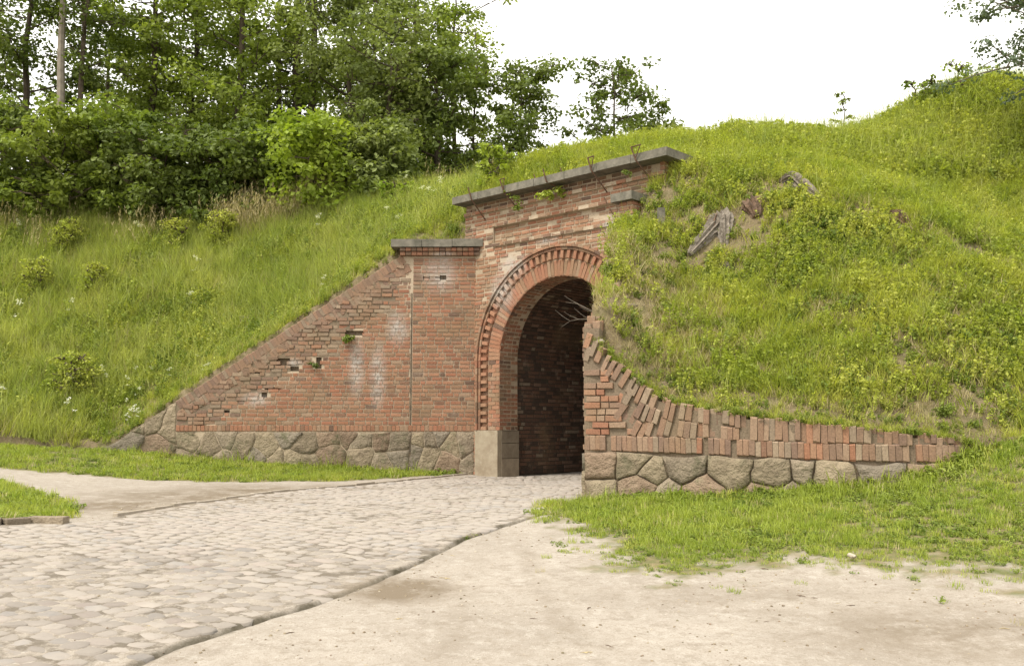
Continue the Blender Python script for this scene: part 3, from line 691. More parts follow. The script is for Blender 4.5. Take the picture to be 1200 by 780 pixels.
# arch rings: walk up the left leg, round, down the right leg
LEG0 = .93
def ring(r, step, fn):
    n = round((AZ-LEG0)/step); m = round(math.pi*r/step)
    for i in range(n):
        zz = LEG0+(i+.5)*(AZ-LEG0)/n; fn(AC-r, zz, -1, 0, (AZ-LEG0)/n, i, True); fn(AC+r, zz, 1, 0, (AZ-LEG0)/n, i, True)
    for i in range(m):
        a = math.pi*(i+.5)/m; fn(AC-r*math.cos(a), AZ+r*math.sin(a), -math.cos(a), math.sin(a), math.pi*r/m, i, False)
hb = Bricks(gt, 'hood_brick', 300, weights=[3, 3, 3, 4, 4, 1, 3, 4, 3]); db = Bricks(gt, 'dentil', 200); vb = Bricks(gt, 'voussoir', 300, weights=[5, 6, 4, 4, 3, 4, 1, 3, 0.5]); sb = Bricks(gt, 'reveal_brick', 300, weights=[5, 4, 4, 2, 4, 2, 4, 1, 2])
def rad(cs, sn): return FD*cs+Zv*sn
def tan_(cs, sn): return FD*sn-Zv*cs
ring(RO-.025, .15, lambda s_, z_, c, n, st, i, leg: hb.add(F(s_, -.085, z_), tan_(c, n), rad(c, n), FN, st-.006, .05, .12))
ring(RO-.085, .15, lambda s_, z_, c, n, st, i, leg: hb.add(F(s_, -.050, z_), tan_(c, n), rad(c, n), FN, st-.006, .055, .1))
def dent(s_, z_, c, n, st, i, leg):
    pr = .045 if i % 2 == 0 else -.006
    db.add(F(s_, -pr, z_), tan_(c, n), rad(c, n), FN, st-.008, .165, .15, tone=random.choice([0, 1, 3, 5, 1] if i % 2 == 0 else [6, 2, 4, 0, 3]))
ring(RO-.20, .082, dent)
def vous(s_, z_, c, n, st, i, leg):
    if leg:
        cut = .22 if i % 2 else .11
        for (a, b) in ((-.16, -.16+cut), (-.16+cut, .17)):
            m = (a+b)/2; vb.add(F(s_+c*m, random.uniform(0, .01), z_), tan_(c, n), rad(c, n), FN, st-.010, b-a-.01, .12)
    else:
        vb.add(F(s_, random.uniform(-.004, .008), z_), tan_(c, n), rad(c, n), FN, st-.009, .325, .12)
ring(RI+.17, .083, vous)
# inner reveal, 0.55 m deep
RV = .56
def rev(s_, z_, c, n, st, i, leg):
    cuts = [0.0, .235, .355, .56] if i % 2 else [0.0, .12, .355, .475, .56]
    for a, b in zip(cuts[:-1], cuts[1:]):
        e = random.uniform(0, .012)+(random.uniform(0, .05) if b > .5 and random.random() < .4 else 0)
        sb.add(F(s_, (a+b)/2, z_)+rad(c, n)*e, FN, tan_(c, n), -rad(c, n), b-a-J, st-J, .1)
ring(RI, .085, rev)
for q in (hb, db, vb, sb): q.build()
# mortar body of the arch (front annulus 1.57..2.2 recessed, soffit)
mb = MB(); prof = [(-1, 0, LEG0-.93)] ; pts = []
pts.append((AC-1, 0)); P_ = [(-1., 0., LEG0), (-1., 0., AZ)]
pts = [(-1., 0., LEG0)]+[(-math.cos(a), math.sin(a), AZ) for a in np.linspace(0, math.pi, 61)]+[(1., 0., LEG0)]
V = []
for (c, n, zb) in pts:
    for (r, t) in ((RI+.013, .02), (RO, .02), (RI+.013, RV), (RO, RV)): V.append(F(AC+c*r, t, zb+n*r))
Fq = []
for i in range(len(pts)-1):
    a, b = i*4, i*4+4; Fq += [[a, b, b+1, a+1], [a+2, b+2, b, a], [a+1, b+1, b+3, a+3], [a+3, b+3, b+2, a+2]]
mb.add(V, Fq); mb.obj('arch_core', MORTAR, gt)
mb = MB(); pts2 = pts; V = []; rr = RO-.105                       # flat bed below the hood so no gap opens between rings
for (c, n, zb) in pts:
    for (r, t) in ((rr, -.035), (RO-.06, -.035), (rr, .05), (RO-.06, .05)): V.append(F(AC+c*r, t, zb+n*r))
mb.add(V, Fq); mb.obj('hood_bed', MORTAR, gt)
# pedestals at the feet of the arch
def pedestal(sgn):
    s0 = AC-sgn*RO-.0; 
    mb = MB(); a = AC-sgn*(RO+.02); b = AC-sgn*RI-sgn*(-.01)
    lo, hi = min(a, b), max(a, b)
    # two blocks side by side in the reveal and one rendered face with a ragged edge
    mb.box(F(lo, -.07, -.35), FD*(hi-lo), -FN*.12, Zv*(.93+.35)); o = mb.obj('pedestal_face', PLAST, gt)
    for k, (z0, z1, t1) in enumerate(((-.3, .35, .57), (.36, .66, .57), (.67, .92, .57))):
        m2 = MB(); m2.box(F(lo+.012, .052, z0), FD*(hi-lo-.0), -FN*(t1-.052), Zv*(z1-z0)); m2.obj('pedestal_block', simple('sandstone', (.29, .24, .175), (.20, .16, .115), 5, obj=True), gt)
pedestal(1); pedestal(-1)
# facade foot beyond the pedestals
mb = MB(); mb.box(F(S1-.5, -.0, 0), FD*.4, -FN*.3, Zv*.9); mb.obj('plinth', STONE[0], gt)
# cornice: slabs with mitred end return
cc = np.linspace(-.39, 5.12, 8)
for i in range(7):
    mb = MB(); dz = random.uniform(-.008, .008); mb.box(F(cc[i]+.004, -.30+random.uniform(-.006, .006), ZC+dz), FD*(cc[i+1]-cc[i]-.008), -FN*(.95 if i < 6 else 1.6), Zv*.155)
    mb.obj('cornice_slab', CONC, gt)
# return wall under the cornice end
rb = Bricks(gt, 'return_brick', 80); z = 4.6; row = 0
while z < ZC-.05:
    for x0, x1 in course_lengths(0, .9, row): rb.add(F(S1+.002, (x0+x1)/2-.0, z+.043), -FN, Zv, FD, x1-x0-J, CH-J, .1)
    z += CH; row += 1
rb.build(); mb = MB(); mb.box(F(S1-.3, .02, 3.2), FD*.28, -FN*.95, Zv*2.56); mb.obj('return_core', MORTAR, gt)

# ---- passage behind the arch -------------------------------------------------
tn = thing('tunnel', 'dark brick-walled passage seen through the open arch', 'tunnel', tuple(F(AC, 3)))
IW = AC-RI-.13; IE = AC+RI+.13; TD = 9.0; VR_ = RI+.13
DARKB = [weathered('shaded_brick', tuple(np.array(c)*k)) for c, k in (((.15, .085, .058), 1), ((.115, .07, .05), 1), ((.19, .12, .085), 1), ((.08, .055, .042), 1), ((.26, .205, .15), .9))]  # dimness of the passage painted into darker brick tones
DM = weathered('shaded_mortar', (.075, .06, .045))  # mortar darkened likewise, passage shade in its colour
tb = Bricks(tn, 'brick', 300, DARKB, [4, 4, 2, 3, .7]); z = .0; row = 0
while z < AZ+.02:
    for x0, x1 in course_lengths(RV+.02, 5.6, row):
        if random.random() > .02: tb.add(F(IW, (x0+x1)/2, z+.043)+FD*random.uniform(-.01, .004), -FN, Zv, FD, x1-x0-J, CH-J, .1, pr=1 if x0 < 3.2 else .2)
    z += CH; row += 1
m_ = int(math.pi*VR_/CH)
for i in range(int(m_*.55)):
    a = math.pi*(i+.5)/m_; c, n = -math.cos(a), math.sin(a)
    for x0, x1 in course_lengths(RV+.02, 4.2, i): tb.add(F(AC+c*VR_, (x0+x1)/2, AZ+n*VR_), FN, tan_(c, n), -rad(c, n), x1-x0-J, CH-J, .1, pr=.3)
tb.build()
mb = MB(); prof = [(IW-.014, -.2)]+[(AC-(VR_+.014)*math.cos(a), AZ+(VR_+.014)*math.sin(a)) for a in np.linspace(0, math.pi, 41)]+[(IE+.014, -.2)]
V = [F(s_, t, z_) for (s_, z_) in prof for t in (RV, TD)]; mb.add(V, [[2*i, 2*i+1, 2*i+3, 2*i+2] for i in range(len(prof)-1)])
mb.add([F(IW-.5, TD, -.2), F(IE+.5, TD, -.2), F(IE+.5, TD, 4.6), F(IW-.5, TD, 4.6)], [[0, 1, 2, 3]])  # unseen end wall, added to close the passage and keep it dark
# outer shell so the vault has thickness and no light leaks in
prof2 = [(s_+(-.5 if s_ < AC else .5), z_+(.5 if z_ > 1 else 0)) for s_, z_ in prof]
V = [F(s_, t, z_) for (s_, z_) in prof2 for t in (RV-.0, TD+.3)]; mb.add(V, [[2*i, 2*i+2, 2*i+3, 2*i+1] for i in range(len(prof2)-1)])
V = [F(a[0], RV+.005, a[1]) for a in prof]+[F(a[0], RV+.005, a[1]) for a in prof2]; k = len(prof); mb.add(V, [[i, i+1, k+i+1, k+i] for i in range(k-1)])
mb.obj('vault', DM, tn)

# ------------------------------------------------------------------ cobbled road
def cobble_mesh(seed):
    r = random.Random(seed); n = 8; V = []; ph = r.random()
    for (f, h) in ((1.0, -1.0), (.985, .35), (.88, .78), (.5, .95)):
        for k in range(n):
            a = 2*math.pi*(k+ph*.3)/n; sq = 1/max(abs(math.cos(a)), abs(math.sin(a))); rr = .5*(.2+.8*min(sq, 1.27))*f*(1+r.uniform(-.06, .06))
            V.append((rr*math.cos(a), rr*math.sin(a), h+(r.uniform(-.2, .2) if h > 0 else 0)))
    V.append((0, 0, 1.0))
    Fc = [[k*n+i, k*n+(i+1) % n, (k+1)*n+(i+1) % n, (k+1)*n+i] for k in range(3) for i in range(n)]+[[3*n+i, 3*n+(i+1) % n, 4*n] for i in range(n)]
    return np.array(V), Fc
CV = [cobble_mesh(i) for i in range(10)]
CM = {}
gxs = [p[0] for p in ROAD]; rows_ = []
dirr = np.array([-.62, -.785]); dirr /= np.linalg.norm(dirr); perp = np.array([-dirr[1], dirr[0]])   # rows lie across the direction of travel
cob = []
for i in np.arange(-6, 26, .145):
    off = random.uniform(0, .2); jrow = random.uniform(-.01, .01)
    j = -14+off
    while j < 14:
        wj = random.uniform(.15, .26); p = np.array([1.3, 16.5])+dirr*(i+jrow+random.gauss(0, .012))+perp*(j+wj/2); j += wj
        cob.append((p[0], p[1], wj-.014, .132+random.uniform(-.015, .006)))
cob = np.array(cob); m = inpoly(cob[:, 0], cob[:, 1], ROAD) & (cob[:, 1] > 4.3) & (segdist(cob[:, 0], cob[:, 1], CRACK) > .085) & (segdist(cob[:, 0], cob[:, 1], KERB) > .09) & (np.abs(cob[:, 0]) < cob[:, 1]*.56+.5)
cob = cob[m]; cz = groundz(cob[:, 0], cob[:, 1]); order = np.argsort(cob[:, 1]+.6*np.random.default_rng(3).random(len(cob)))
rdp = link('cobbled_road', None, kind='structure'); rdp.location = (-2, 10, 0)
V = []; Fq = []; Ft = []; fb = [np.array(c[1][:24]) for c in CV]; ft = [np.array(c[1][24:]) for c in CV]; miq = []; mit = []
ang0 = math.atan2(perp[1], perp[0]); cnt = 0
vis = []
for q, k in enumerate(order):
    x, y, lx, ly = cob[k]; vi = random.randrange(10); a = ang0+random.gauss(0, .10)
    sink = .0065*vnoise(np.array([x*.9]), np.array([y*.9]), seed=77)[0]+.003*vnoise(np.array([x*3]), np.array([y*3]), seed=78)[0]+random.gauss(0, .0028)
    hh = .024; z0 = cz[k]-.0162+sink; tone = random.choices([0, 1, 2], [4, 3, 2])[0]
    M = Matrix.Translation((x, y, z0)) @ Matrix.Rotation(a, 4, 'Z') @ Matrix.Rotation(random.gauss(0, .03), 4, 'X') @ Matrix.Rotation(random.gauss(0, .03), 4, 'Y') @ Matrix.Diagonal((lx*1.05, ly*1.12, hh, 1))
    if cnt < 300 and abs(x) < y*.545:
        cnt += 1
        if (vi, tone) not in CM: CM[(vi, tone)] = mesh('cobblestone', CV[vi][0], CV[vi][1], COBB[tone], smooth=True)
        o = bpy.data.objects.new('cobblestone', CM[(vi, tone)]); S.collection.objects.link(o); o.parent = rdp
        o.matrix_parent_inverse = Matrix.Identity(4); o.matrix_basis = Matrix.Translation(-Vector(rdp.location)) @ M
    else:
        Mn = np.array(M); v = CV[vi][0]@Mn[:3, :3].T+Mn[:3, 3]; b = len(V)*33; V.append(v); Fq += (fb[vi]+b).tolist(); Ft += (ft[vi]+b).tolist(); miq += [tone]*24; mit += [tone]*8
link('cobbles', mesh('cobbles', np.concatenate(V), Fq+Ft, COBB, miq+mit, smooth=True), rdp, kind='stuff')
# kerb of thin flush stones along the far edge, and a thicker one by the grass island
def kerb(line, w_, up, label, L0=.55, mats=None):
    Q, L = smoothpath(line, 20); k = thing('kerb', label, 'kerb', (float(Q[len(Q)//2][0]), float(Q[len(Q)//2][1]), 0)); u = 0
    while u < L[-1]-.1:
        l = random.uniform(.6, 1.3)*L0; um = u+l/2; p = np.array([np.interp(um, L, Q[:, 0]), np.interp(um, L, Q[:, 1])]); e = .05
        T = np.array([np.interp(um+e, L, Q[:, 0])-np.interp(um-e, L, Q[:, 0]), np.interp(um+e, L, Q[:, 1])-np.interp(um-e, L, Q[:, 1]), 0]); T /= np.linalg.norm(T)+1e-9
        Nn = np.array([-T[1], T[0], 0]); z0 = groundz(np.array([p[0]]), np.array([p[1]]))[0]; r = random.Random(int(u*100)); mb = MB(); h = up+random.uniform(-.006, .008)
        mb.box(np.array([p[0], p[1], z0-.12])-T*(l/2-.008)-Nn*w_/2*random.uniform(.8, 1.1), T*(l-.016), Nn*w_, Zv*(.12+h)); 
        o = mb.obj('kerb_stone', mats or STONE[4], k); bv = o.modifiers.new('b', 'BEVEL'); bv.width = .008; bv.segments = 2; u += l
kerb(KERB, .07, .028, 'thin pale kerb line curving along the far edge of the cobbles', mats=simple('pale_kerb', (.38, .33, .27), (.28, .24, .185), 6))
kerb(KERB2, .14, .07, 'low stone kerb along the grass island at the left', .4, STONE[1])
#@@PART2@@
# ------------------------------------------------------------------ iron brackets on the cornice
def bracket(s_, lean, foot, label, arm=.16):
    k = thing('iron_bracket', label, 'bracket', tuple(F(s_, -.32, ZC+.1)), 'rusty iron brackets along the cornice')
    top = F(s_-lean*.5, -.36, ZC+.155+.12); mid = F(s_, -.325, ZC+.02); bot = F(s_+lean, -.02, ZC-foot)
    mb = MB(); mb.tube([top, mid, bot], [.014, .016, .014], 5); mb.obj('rod', IRON, k)
    if arm: mb = MB(); mb.tube([top+Zv*.0, top+FD*arm+FN*-.02+Zv*.01], .012, 5); mb.tube([top+FD*arm, mid+Zv*.06], .009, 4); mb.obj('arm', IRON, k)
def s_of(px, py, t=-.33):
    r = np.array([(px-600)/FPX, _c-(390-py)/FPX*_s]); P = F(0, t)[:2]; k, s_ = np.linalg.solve(np.array([[r[0], -FD[0]], [r[1], -FD[1]]]), P); return s_
BL_ = ['bent rusty iron rod near the far left end of the cornice', 'thin rusty iron bracket hanging with weeds, left part of the cornice', 'short rusty iron bracket above the yellow-green fern on the cornice',
       'rusty iron bracket with a short top arm near the middle of the cornice', 'rusty iron bracket with a top arm nearest the right end of the cornice']
for (px, py, ln, ft, ar), lb in zip([(552, 226, .12, .40, 0), (590, 216, .15, .36, .12), (640, 205, .12, .1, 0), (693, 190, .13, .36, .14), (745, 183, .16, .36, .2)], BL_): bracket(s_of(px, py), ln, ft, lb, ar)
for px, py in ((619, 210), (650, 200)):
    s_ = s_of(px, py); mb = MB(); p = F(s_, -.1, ZC+.15); mb.tube([p, p+Zv*.16-FD*.05], [.014, .011], 5)
    mb.obj('iron_stub', IRON, label='short iron stub standing on the cornice, %s' % ('left of the fern' if px == 619 else 'just above and right of the fern'), category='iron stub')
mb = MB(); a = F(3.55, -.06, 5.32); b = F(3.95, -.12, 4.72); mb.tube([a, (a+b)/2+FN*.03, b], .013, 5)
mb.obj('iron_rod', IRON, label='thin rusty rod slanting down across the brick frieze beside the slab cap', category='iron rod')
# concrete post at the facade corner
p = at(775, 262, 15.75); mb = MB(); mb.box(p+np.array([-.06, -.06, -.35]), (.12, .02, 0), (0, .12, 0), (.0, 0, .62)); mb.obj('post', CONC, label='short grey concrete post in the grass beside the cornice end', category='post')

# ------------------------------------------------------------------ dead twigs hanging in the arch opening
r_ = random.Random(5)
def twig(pxs, Y, label):
    P = [at(a, b, Y+.05*i) for i, (a, b) in enumerate(pxs)]; mb = MB(); mb.tube(P, np.linspace(.006, .002, len(P)), 4)
    for i in range(1, len(P)-1):
        q = P[i]; d = np.array([-.12, 0, r_.uniform(-.06, .09)]); mb.tube([q, q+d, q+d*1.8+np.array([0, 0, .02])], [.003, .0025, .0015], 3)
    mb.obj('twig', BARKG, label=label, category='twig')
twig([(706, 356), (697, 366), (689, 362), (678, 356), (663, 354)], 14.1, 'upper pale dead twig reaching into the dark arch opening')
twig([(700, 380), (690, 374), (678, 374), (668, 376), (658, 383)], 13.6, 'lower pale dead twig curving down in the dark arch opening')
# ------------------------------------------------------------------ stumps and roots
def on_earth(px, py, Ya=11, Yb=30):
    x = (px-600)/FPX; u = (390-py)/FPX; r = np.array([x, _c-u*_s, _s+u*_c]); Y = Ya
    while Y < Yb:
        if CZ+r[2]*Y/r[1] < earthz(np.array([r[0]*Y/r[1]]), np.array([Y]))[0]: break
        Y += .04
    return np.array([r[0]*Y/r[1], Y, CZ+r[2]*Y/r[1]])
CLEAR = []
def root(pts, rad, label, name='root', seed=0, mat=WOODG, n=22, cat='root'):
    Q, L = smoothpath(np.array(pts), 8); CLEAR.extend(Q[::3]); rr = np.interp(np.linspace(0, 1, len(Q)), np.linspace(0, 1, len(rad)), rad); mb = MB(); r = random.Random(seed)
    mb.tube(Q, rr, n); V = np.array(mb.v)
    for i in range(len(Q)):
        for k in range(n):
            j = i*n+k; f = 1+(.22 if k % 2 else -.16)*(1+.5*math.sin(k*1.9+seed))+.16*math.sin(k*.9+i*.3+seed)+.10*r.uniform(-1, 1); V[j] = Q[i]+(V[j]-Q[i])*f
    mb.v = [tuple(v) for v in V]
    o = link(name, mesh(name, mb.v, mb.f, mat, smooth=False))
    if label: o['label'] = label; o['category'] = cat
    return o
p = on_earth(846, 262)
st = thing('tree_stump', 'grey weathered tree stump with two spread roots on the mound face', 'tree stump', tuple(p+np.array([0, 0, -.2])))
def sub(o, par, off=None):
    o.parent = par; o.matrix_parent_inverse = Matrix.Translation(par.location).inverted(); return o
dn = np.array([0, -.22, -.4])
sub(root([p+(.02, .12, .12), p+(.03, -.02, .03), p+(0, -.16, -.22), p+(-.02, -.28, -.50)], [.14, .15, .12, .05], None, 'trunk', 3, n=26), st)
sub(root([p+(-.06, 0, .05), p+(-.24, -.12, -.16), p+(-.46, -.26, -.40), p+(-.62, -.36, -.58)], [.12, .11, .085, .03], None, 'root', 5), st)
sub(root([p+(-.1, .05, .1), p+(-.16, -.02, -.02), p+(-.17, -.14, -.2)], [.1, .12, .05], None, 'root', 9, ROTW), st)
p = on_earth(881, 243); root([p+(-.0, .12, .06), p+(0, -.02, .02), p+(.02, -.12, -.1), p+(.02, -.2, -.22)], [.12, .14, .12, .06], 'small dark rotten stump on the mound above the big grey one', 'tree_stump', 11, ROTW, cat='tree stump')
p = on_earth(915, 214); q = on_earth(962, 233); root([p+(0, .05, .0), p+(.18, -.05, .07), (p+q)/2+(0, 0, .10), q+(-.1, 0, .05), q+(.05, 0, -.06)], [.05, .1, .1, .08, .03], 'weathered grey root lying across the top of the mound', 'root', 12)
p = on_earth(856, 314); root([p+(-.12, 0, .1), p+(-.02, -.03, .0), p+(.1, -.03, -.06), p+(.2, .02, -.03)], [.03, .05, .04, .02], 'thin curled root below the big stump', 'root', 14)
p = on_earth(1052, 258); root([p+(-.1, .1, .05), p+(.0, 0, .03), p+(.1, -.1, -.12)], [.08, .11, .05], 'dark root end poking from the mound near its right shoulder', 'root', 15, ROTW)
p = on_earth(287, 382, 18); root([p+(0, .1, -.2), p+(0, 0, .05), p+(.0, -.03, .24)], [.13, .12, .11], 'small grey stump in the grass above the raking wall', 'tree_stump', 16, WOODG, cat='tree stump')
# pale rock rubble on top of the quoin
for i, (px, py, Y, sx) in enumerate([(691, 394, 12.33, .06), (702, 400, 12.3, .075), (697, 387, 12.42, .055), (740, 358, 13.45, .09), (712, 392, 12.7, .05)]):
    p = at(px, py, Y); P = [(math.cos(a)*sx*random.uniform(.7, 1.2), math.sin(a)*sx*.6*random.uniform(.7, 1.2)) for a in np.linspace(0, 2*math.pi, 7)[:-1]]
    o = stone(None, P, lambda a, b, h: (p[0]+a, p[1]-h, p[2]+b), bulge=.06, gap=.001, seed=i+50, name='rock', mats=[ROCKP if i < 3 else STONE[1]])
    o['label'] = ['pale broken rock on the crumbled quoin top, left one', 'elongated pale rock sticking out of the quoin rubble', 'small pale rock at the top of the quoin rubble', 'grey rock half buried in the mound edge beside the arch', 'small grey rock in the dirt above the leaning bricks'][i]; o['category'] = 'rock'
p = gpt(1001, 659); P = [(-.022, -.01), (.0, -.018), (.022, -.005), (.02, .015), (-.005, .022), (-.022, .01)]
o = stone(None, P, lambda a, b, h: (p[0]+a, p[1]-h, GT(p[0], p[1])[0]+.05+b), bulge=.012, gap=.0005, seed=77, name='rock', mats=[ROCKP]); o['label'] = 'small whitish stone at the edge of the front lawn'; o['category'] = 'rock'

# ------------------------------------------------------------------ trees
def leaves(C, R, n, size, seed, droop=.25, up=.75):
    """rhombic leaves in clumps: C clump centres, R radii"""
    g = np.random.default_rng(seed); k = g.integers(0, len(C), n); d = g.normal(size=(n, 3)); d /= np.linalg.norm(d, axis=1)[:, None]
    rr = g.random(n)**.45; P = C[k]+d*(R[k]*rr)[:, None]*np.array([1, 1, .55])
    nr = g.normal(size=(n, 3))*.55; nr[:, 2] += up; nr += d*.5; nr /= np.linalg.norm(nr, axis=1)[:, None]
    a = g.normal(size=(n, 3)); a[:, 2] -= droop; a -= nr*(a*nr).sum(1)[:, None]; a /= np.linalg.norm(a, axis=1)[:, None]; b = np.cross(nr, a)
    s = size*(.65+.7*g.random(n))[:, None]
    V = np.stack([P-a*s*.5, P+b*s*.34-a*s*.05+nr*s*.06, P+a*s*.5-nr*s*.08, P-b*s*.34-a*s*.05+nr*s*.06], 1).reshape(-1, 3)
    return V, np.arange(4*n).reshape(-1, 4)
def tree(x, y, H, crown, label, leafm, nl=9000, ls=.15, bark=BARK, tr=.16, limbs=16, seed=0, name='tree', cat='tree', base=None, clump=.75, lean=0, airy=1.0, group=None, forks=1):
    """crown=(z0,z1,rx): crown from height z0 to z1 above the base, half width rx"""
    r = random.Random(seed); z = base if base is not None else float(earthz(np.array([x]), np.array([y]))[0])-.1
    t = thing(name, label, cat, (x, y, z), group); B = np.array([x, y, z]); mb = MB(); C = []; R = []; z0, z1, rx = crown; zc = (z0+z1)/2
    for f in range(forks):
        off = np.array([(f-(forks-1)/2)*.5, 0, 0]); n = 8
        P = [B+off*min(1, i/2)+np.array([lean*H*(i/n)**1.5+r.uniform(-.08, .08)*(i > 0), r.uniform(-.08, .08), H*.94*i/n]) for i in range(n+1)]
        mb.tube(P, [max(.02, tr*(1-.82*i/n)*(1.25 if i == 0 else 1)) for i in range(n+1)], 8)
        for j in range(limbs//forks):
            h = z0+(z1-z0)*((j+.5)/(limbs//forks))*.93; i = min(n-1, int(h/(H*.94)*n)); q = P[i]+(P[i+1]-P[i])*(h/(H*.94)*n-i) if h < H*.93 else P[-1]
            a = j*2.4+r.uniform(-.5, .5)+f*1.7; prof = math.sqrt(max(.05, 1-((h-zc)/((z1-z0)/2))**2)); L = rx*prof*r.uniform(.65, 1.12)
            d = np.array([math.cos(a), math.sin(a), r.uniform(.05, .55)]); e = q+d*L
            m = q+d*L*.5+np.array([0, 0, -.06*L]); mb.tube([q, m, e], [tr*.32*(1-h/H*.6), tr*.2*(1-h/H*.6), .012], 5, cap=False)
            for w in range(5):
                s_ = r.uniform(.3, 1.05); b_ = q+(e-q)*s_; off2 = np.array([r.gauss(0, 1), r.gauss(0, 1), r.gauss(0, .5)])*(.26*rx)*(1.2-.4*s_); c_ = b_+off2
                mb.tube([b_, (b_+c_)/2+np.array([0, 0, .05]), c_], [.022, .015, .006], 4, cap=False); C.append(c_); R.append(clump*r.uniform(.6, 1.25)*airy)
    mb.obj('trunk', bark, t)
    V, Fq = leaves(np.array(C), np.array(R), nl, ls, seed)
    link('crown', mesh('crown', V, Fq, leafm), t); return t
def px_x(px, Y): return (px-600)/FPX*Y
T = lambda px, Y, *a, **k: tree(px_x(px, Y), Y, *a, **k)
T(12, 33, 14, (1.0, 14, 2.6), 'dense dark tree at the far left edge behind the bank', L_DARK, 19000, .16, seed=1, limbs=26, clump=.8)
T(54, 31, 16, (8.5, 16, 2.6), 'tall tree with a bare pale grey trunk at the far left', L_DARK, 5000, .16, BARKG, .17, 12, seed=2, clump=.6, lean=-.015)
T(78, 31.5, 15, (5.0, 15, 2.0), 'slim tree with a bare black trunk beside the grey trunk', L_DARK, 3600, .15, BARK, .12, 16, seed=3, clump=.5, lean=.02)
T(165, 33, 14.5, (1.5, 14.5, 2.4), 'tall mid-green tree with sky gaps right of the bare trunks', L_MID, 16000, .16, seed=4, limbs=26, clump=.75)
T(215, 35, 15, (1.0, 15, 2.3), 'dark tall tree standing behind two lighter trees', L_MID, 9500, .17, seed=5, limbs=26, clump=.8)
T(272, 31.5, 14, (.8, 14, 2.5), 'broad leafy mid-green tree with layered sprays of big leaves', L_MID, 18000, .17, seed=6, limbs=30, clump=.75)
T(350, 32.5, 15.5, (8.2, 15.5, 3.0), 'forked tree with twin bare trunks and a high crown', L_MID, 7500, .15, BARK, .2, 18, seed=7, forks=2, clump=.75)
T(318, 36, 13, (1, 9, 2.0), 'dark shady tree low behind the forked trunks', L_DARK, 9000, .17, seed=8, limbs=20)
T(405, 31, 8.6, (.8, 8.6, 2.3), 'rounded grey-green tree with drooping sprays right of the forked trunks', L_GREY, 19000, .14, seed=9, limbs=26, clump=.7)
T(452, 29, 5.9, (.4, 5.9, 1.9), 'drooping grey-green small tree behind the bright bush', L_GREY, 11000, .14, seed=10, limbs=24, clump=.6)
T(425, 36, 14.5, (5.0, 14.5, 2.5), 'tall airy tree with several thin stems against the sky', L_MID, 6000, .15, BARK, .12, 24, seed=12, forks=2, clump=.6)
T(482, 34, 14, (3.0, 14, 2.3), 'tall airy light tree with thin branches and many sky gaps', L_MID, 6500, .15, BARK, .13, 26, seed=13, clump=.6)
T(530, 33, 11.4, (1.0, 11.4, 1.75), 'airy tree ending the wood on its right side', L_MID, 6000, .15, BARK, .12, 26, seed=14, clump=.58)
T(508, 29.5, 6.0, (.3, 6.0, 1.6), 'dark green bushy tree behind the end of the left bank', L_DARK, 9000, .15, seed=15, limbs=22, clump=.6)
T(556, 31, 8.0, (.5, 8.0, .95), 'slim pale tree with a thin straight stem left of the round dark tree', L_MID, 1800, .14, BARK, .07, 18, seed=16, clump=.45)
T(610, 29, 6.9, (.2, 6.9, 1.2), 'upright oval dark green tree standing alone behind the cornice', L_DARK, 11000, .13, BARK, .1, 30, seed=17, clump=.45, base=6.0)
T(722, 30, 6.9, (.3, 6.9, 1.5), 'airy small-leaved tree behind the earth roof, tall left half', L_DARK, 6500, .14, BARK, .09, 34, seed=18, clump=.42, base=6.3, lean=.0)
T(752, 30, 5.3, (.6, 5.3, .9), 'leaning airy tree right beside the taller small-leaved one', L_DARK, 2600, .14, BARK, .06, 16, seed=19, clump=.38, base=6.3, lean=.14)
T(672, 31, 4.2, (.2, 4.2, 1.2), 'low mid-green tree between the oval tree and the airy one', L_MID, 3800, .14, BARK, .08, 16, seed=20, clump=.45, base=6.0)
for i, (px, Y, H, w) in enumerate([(112, 40, 12.5, 2.4), (245, 41, 12, 2.6), (375, 42, 10, 2.6), (465, 42, 9.5, 2.6), (-60, 38, 15, 3.0), (540, 41, 6.5, 2.0), (170, 42, 9, 3)]):
    T(px, Y, H, (.5, H, w), ['deep background tree showing between the bare trunks and the tall mid-green tree', 'deep background tree behind the broad layered tree', 'deep background tree filling the gap right of the forked trunks', 'deep background tree behind the thin-stemmed airy trees', 'dark tree beyond the left picture edge', 'low deep background tree behind the end of the wood', 'deep background tree behind the tall mid-green tree'][i], L_DARK if i != 3 else L_MID, 7500 if i != 2 else 4500, .2, seed=40+i, limbs=20, clump=.9)
BU = [(-20, 28.3, 3.8, 2.2, L_DARK, 'wide leafy bush at the left edge of the bank top'), (60, 27.8, 3.6, 2.0, L_MID, 'big-leaved maple bush below the bare trunks'), (128, 28.2, 3.3, 1.8, L_MID, 'rounded bush between the maple bush and the dark hollow'),
      (185, 27.5, 2.9, 1.6, L_DARK, 'low dark-based bush left of the dry grass plumes'), (245, 27.3, 2.6, 1.5, L_DARK, 'dark low bush over the bank edge, middle of the row'), (305, 27.0, 2.5, 1.3, L_DARK, 'dark bush just left of the bright one'),
      (366, 26.0, 2.5, 1.45, L_LIGHT, 'bright yellow-green round bush at the bank top'), (430, 26.5, 2.0, 1.2, L_GREY, 'grey-green low bush right of the bright one')]
for i, (px, Y, H, rx, lm_, lb) in enumerate(BU):
    T(px, Y, H, (-.1, H, rx), lb, lm_, 9500, .16 if lm_ is L_MID else .15, BARK, .06, 22, seed=60+i, name='bush', cat='bush', clump=.5)
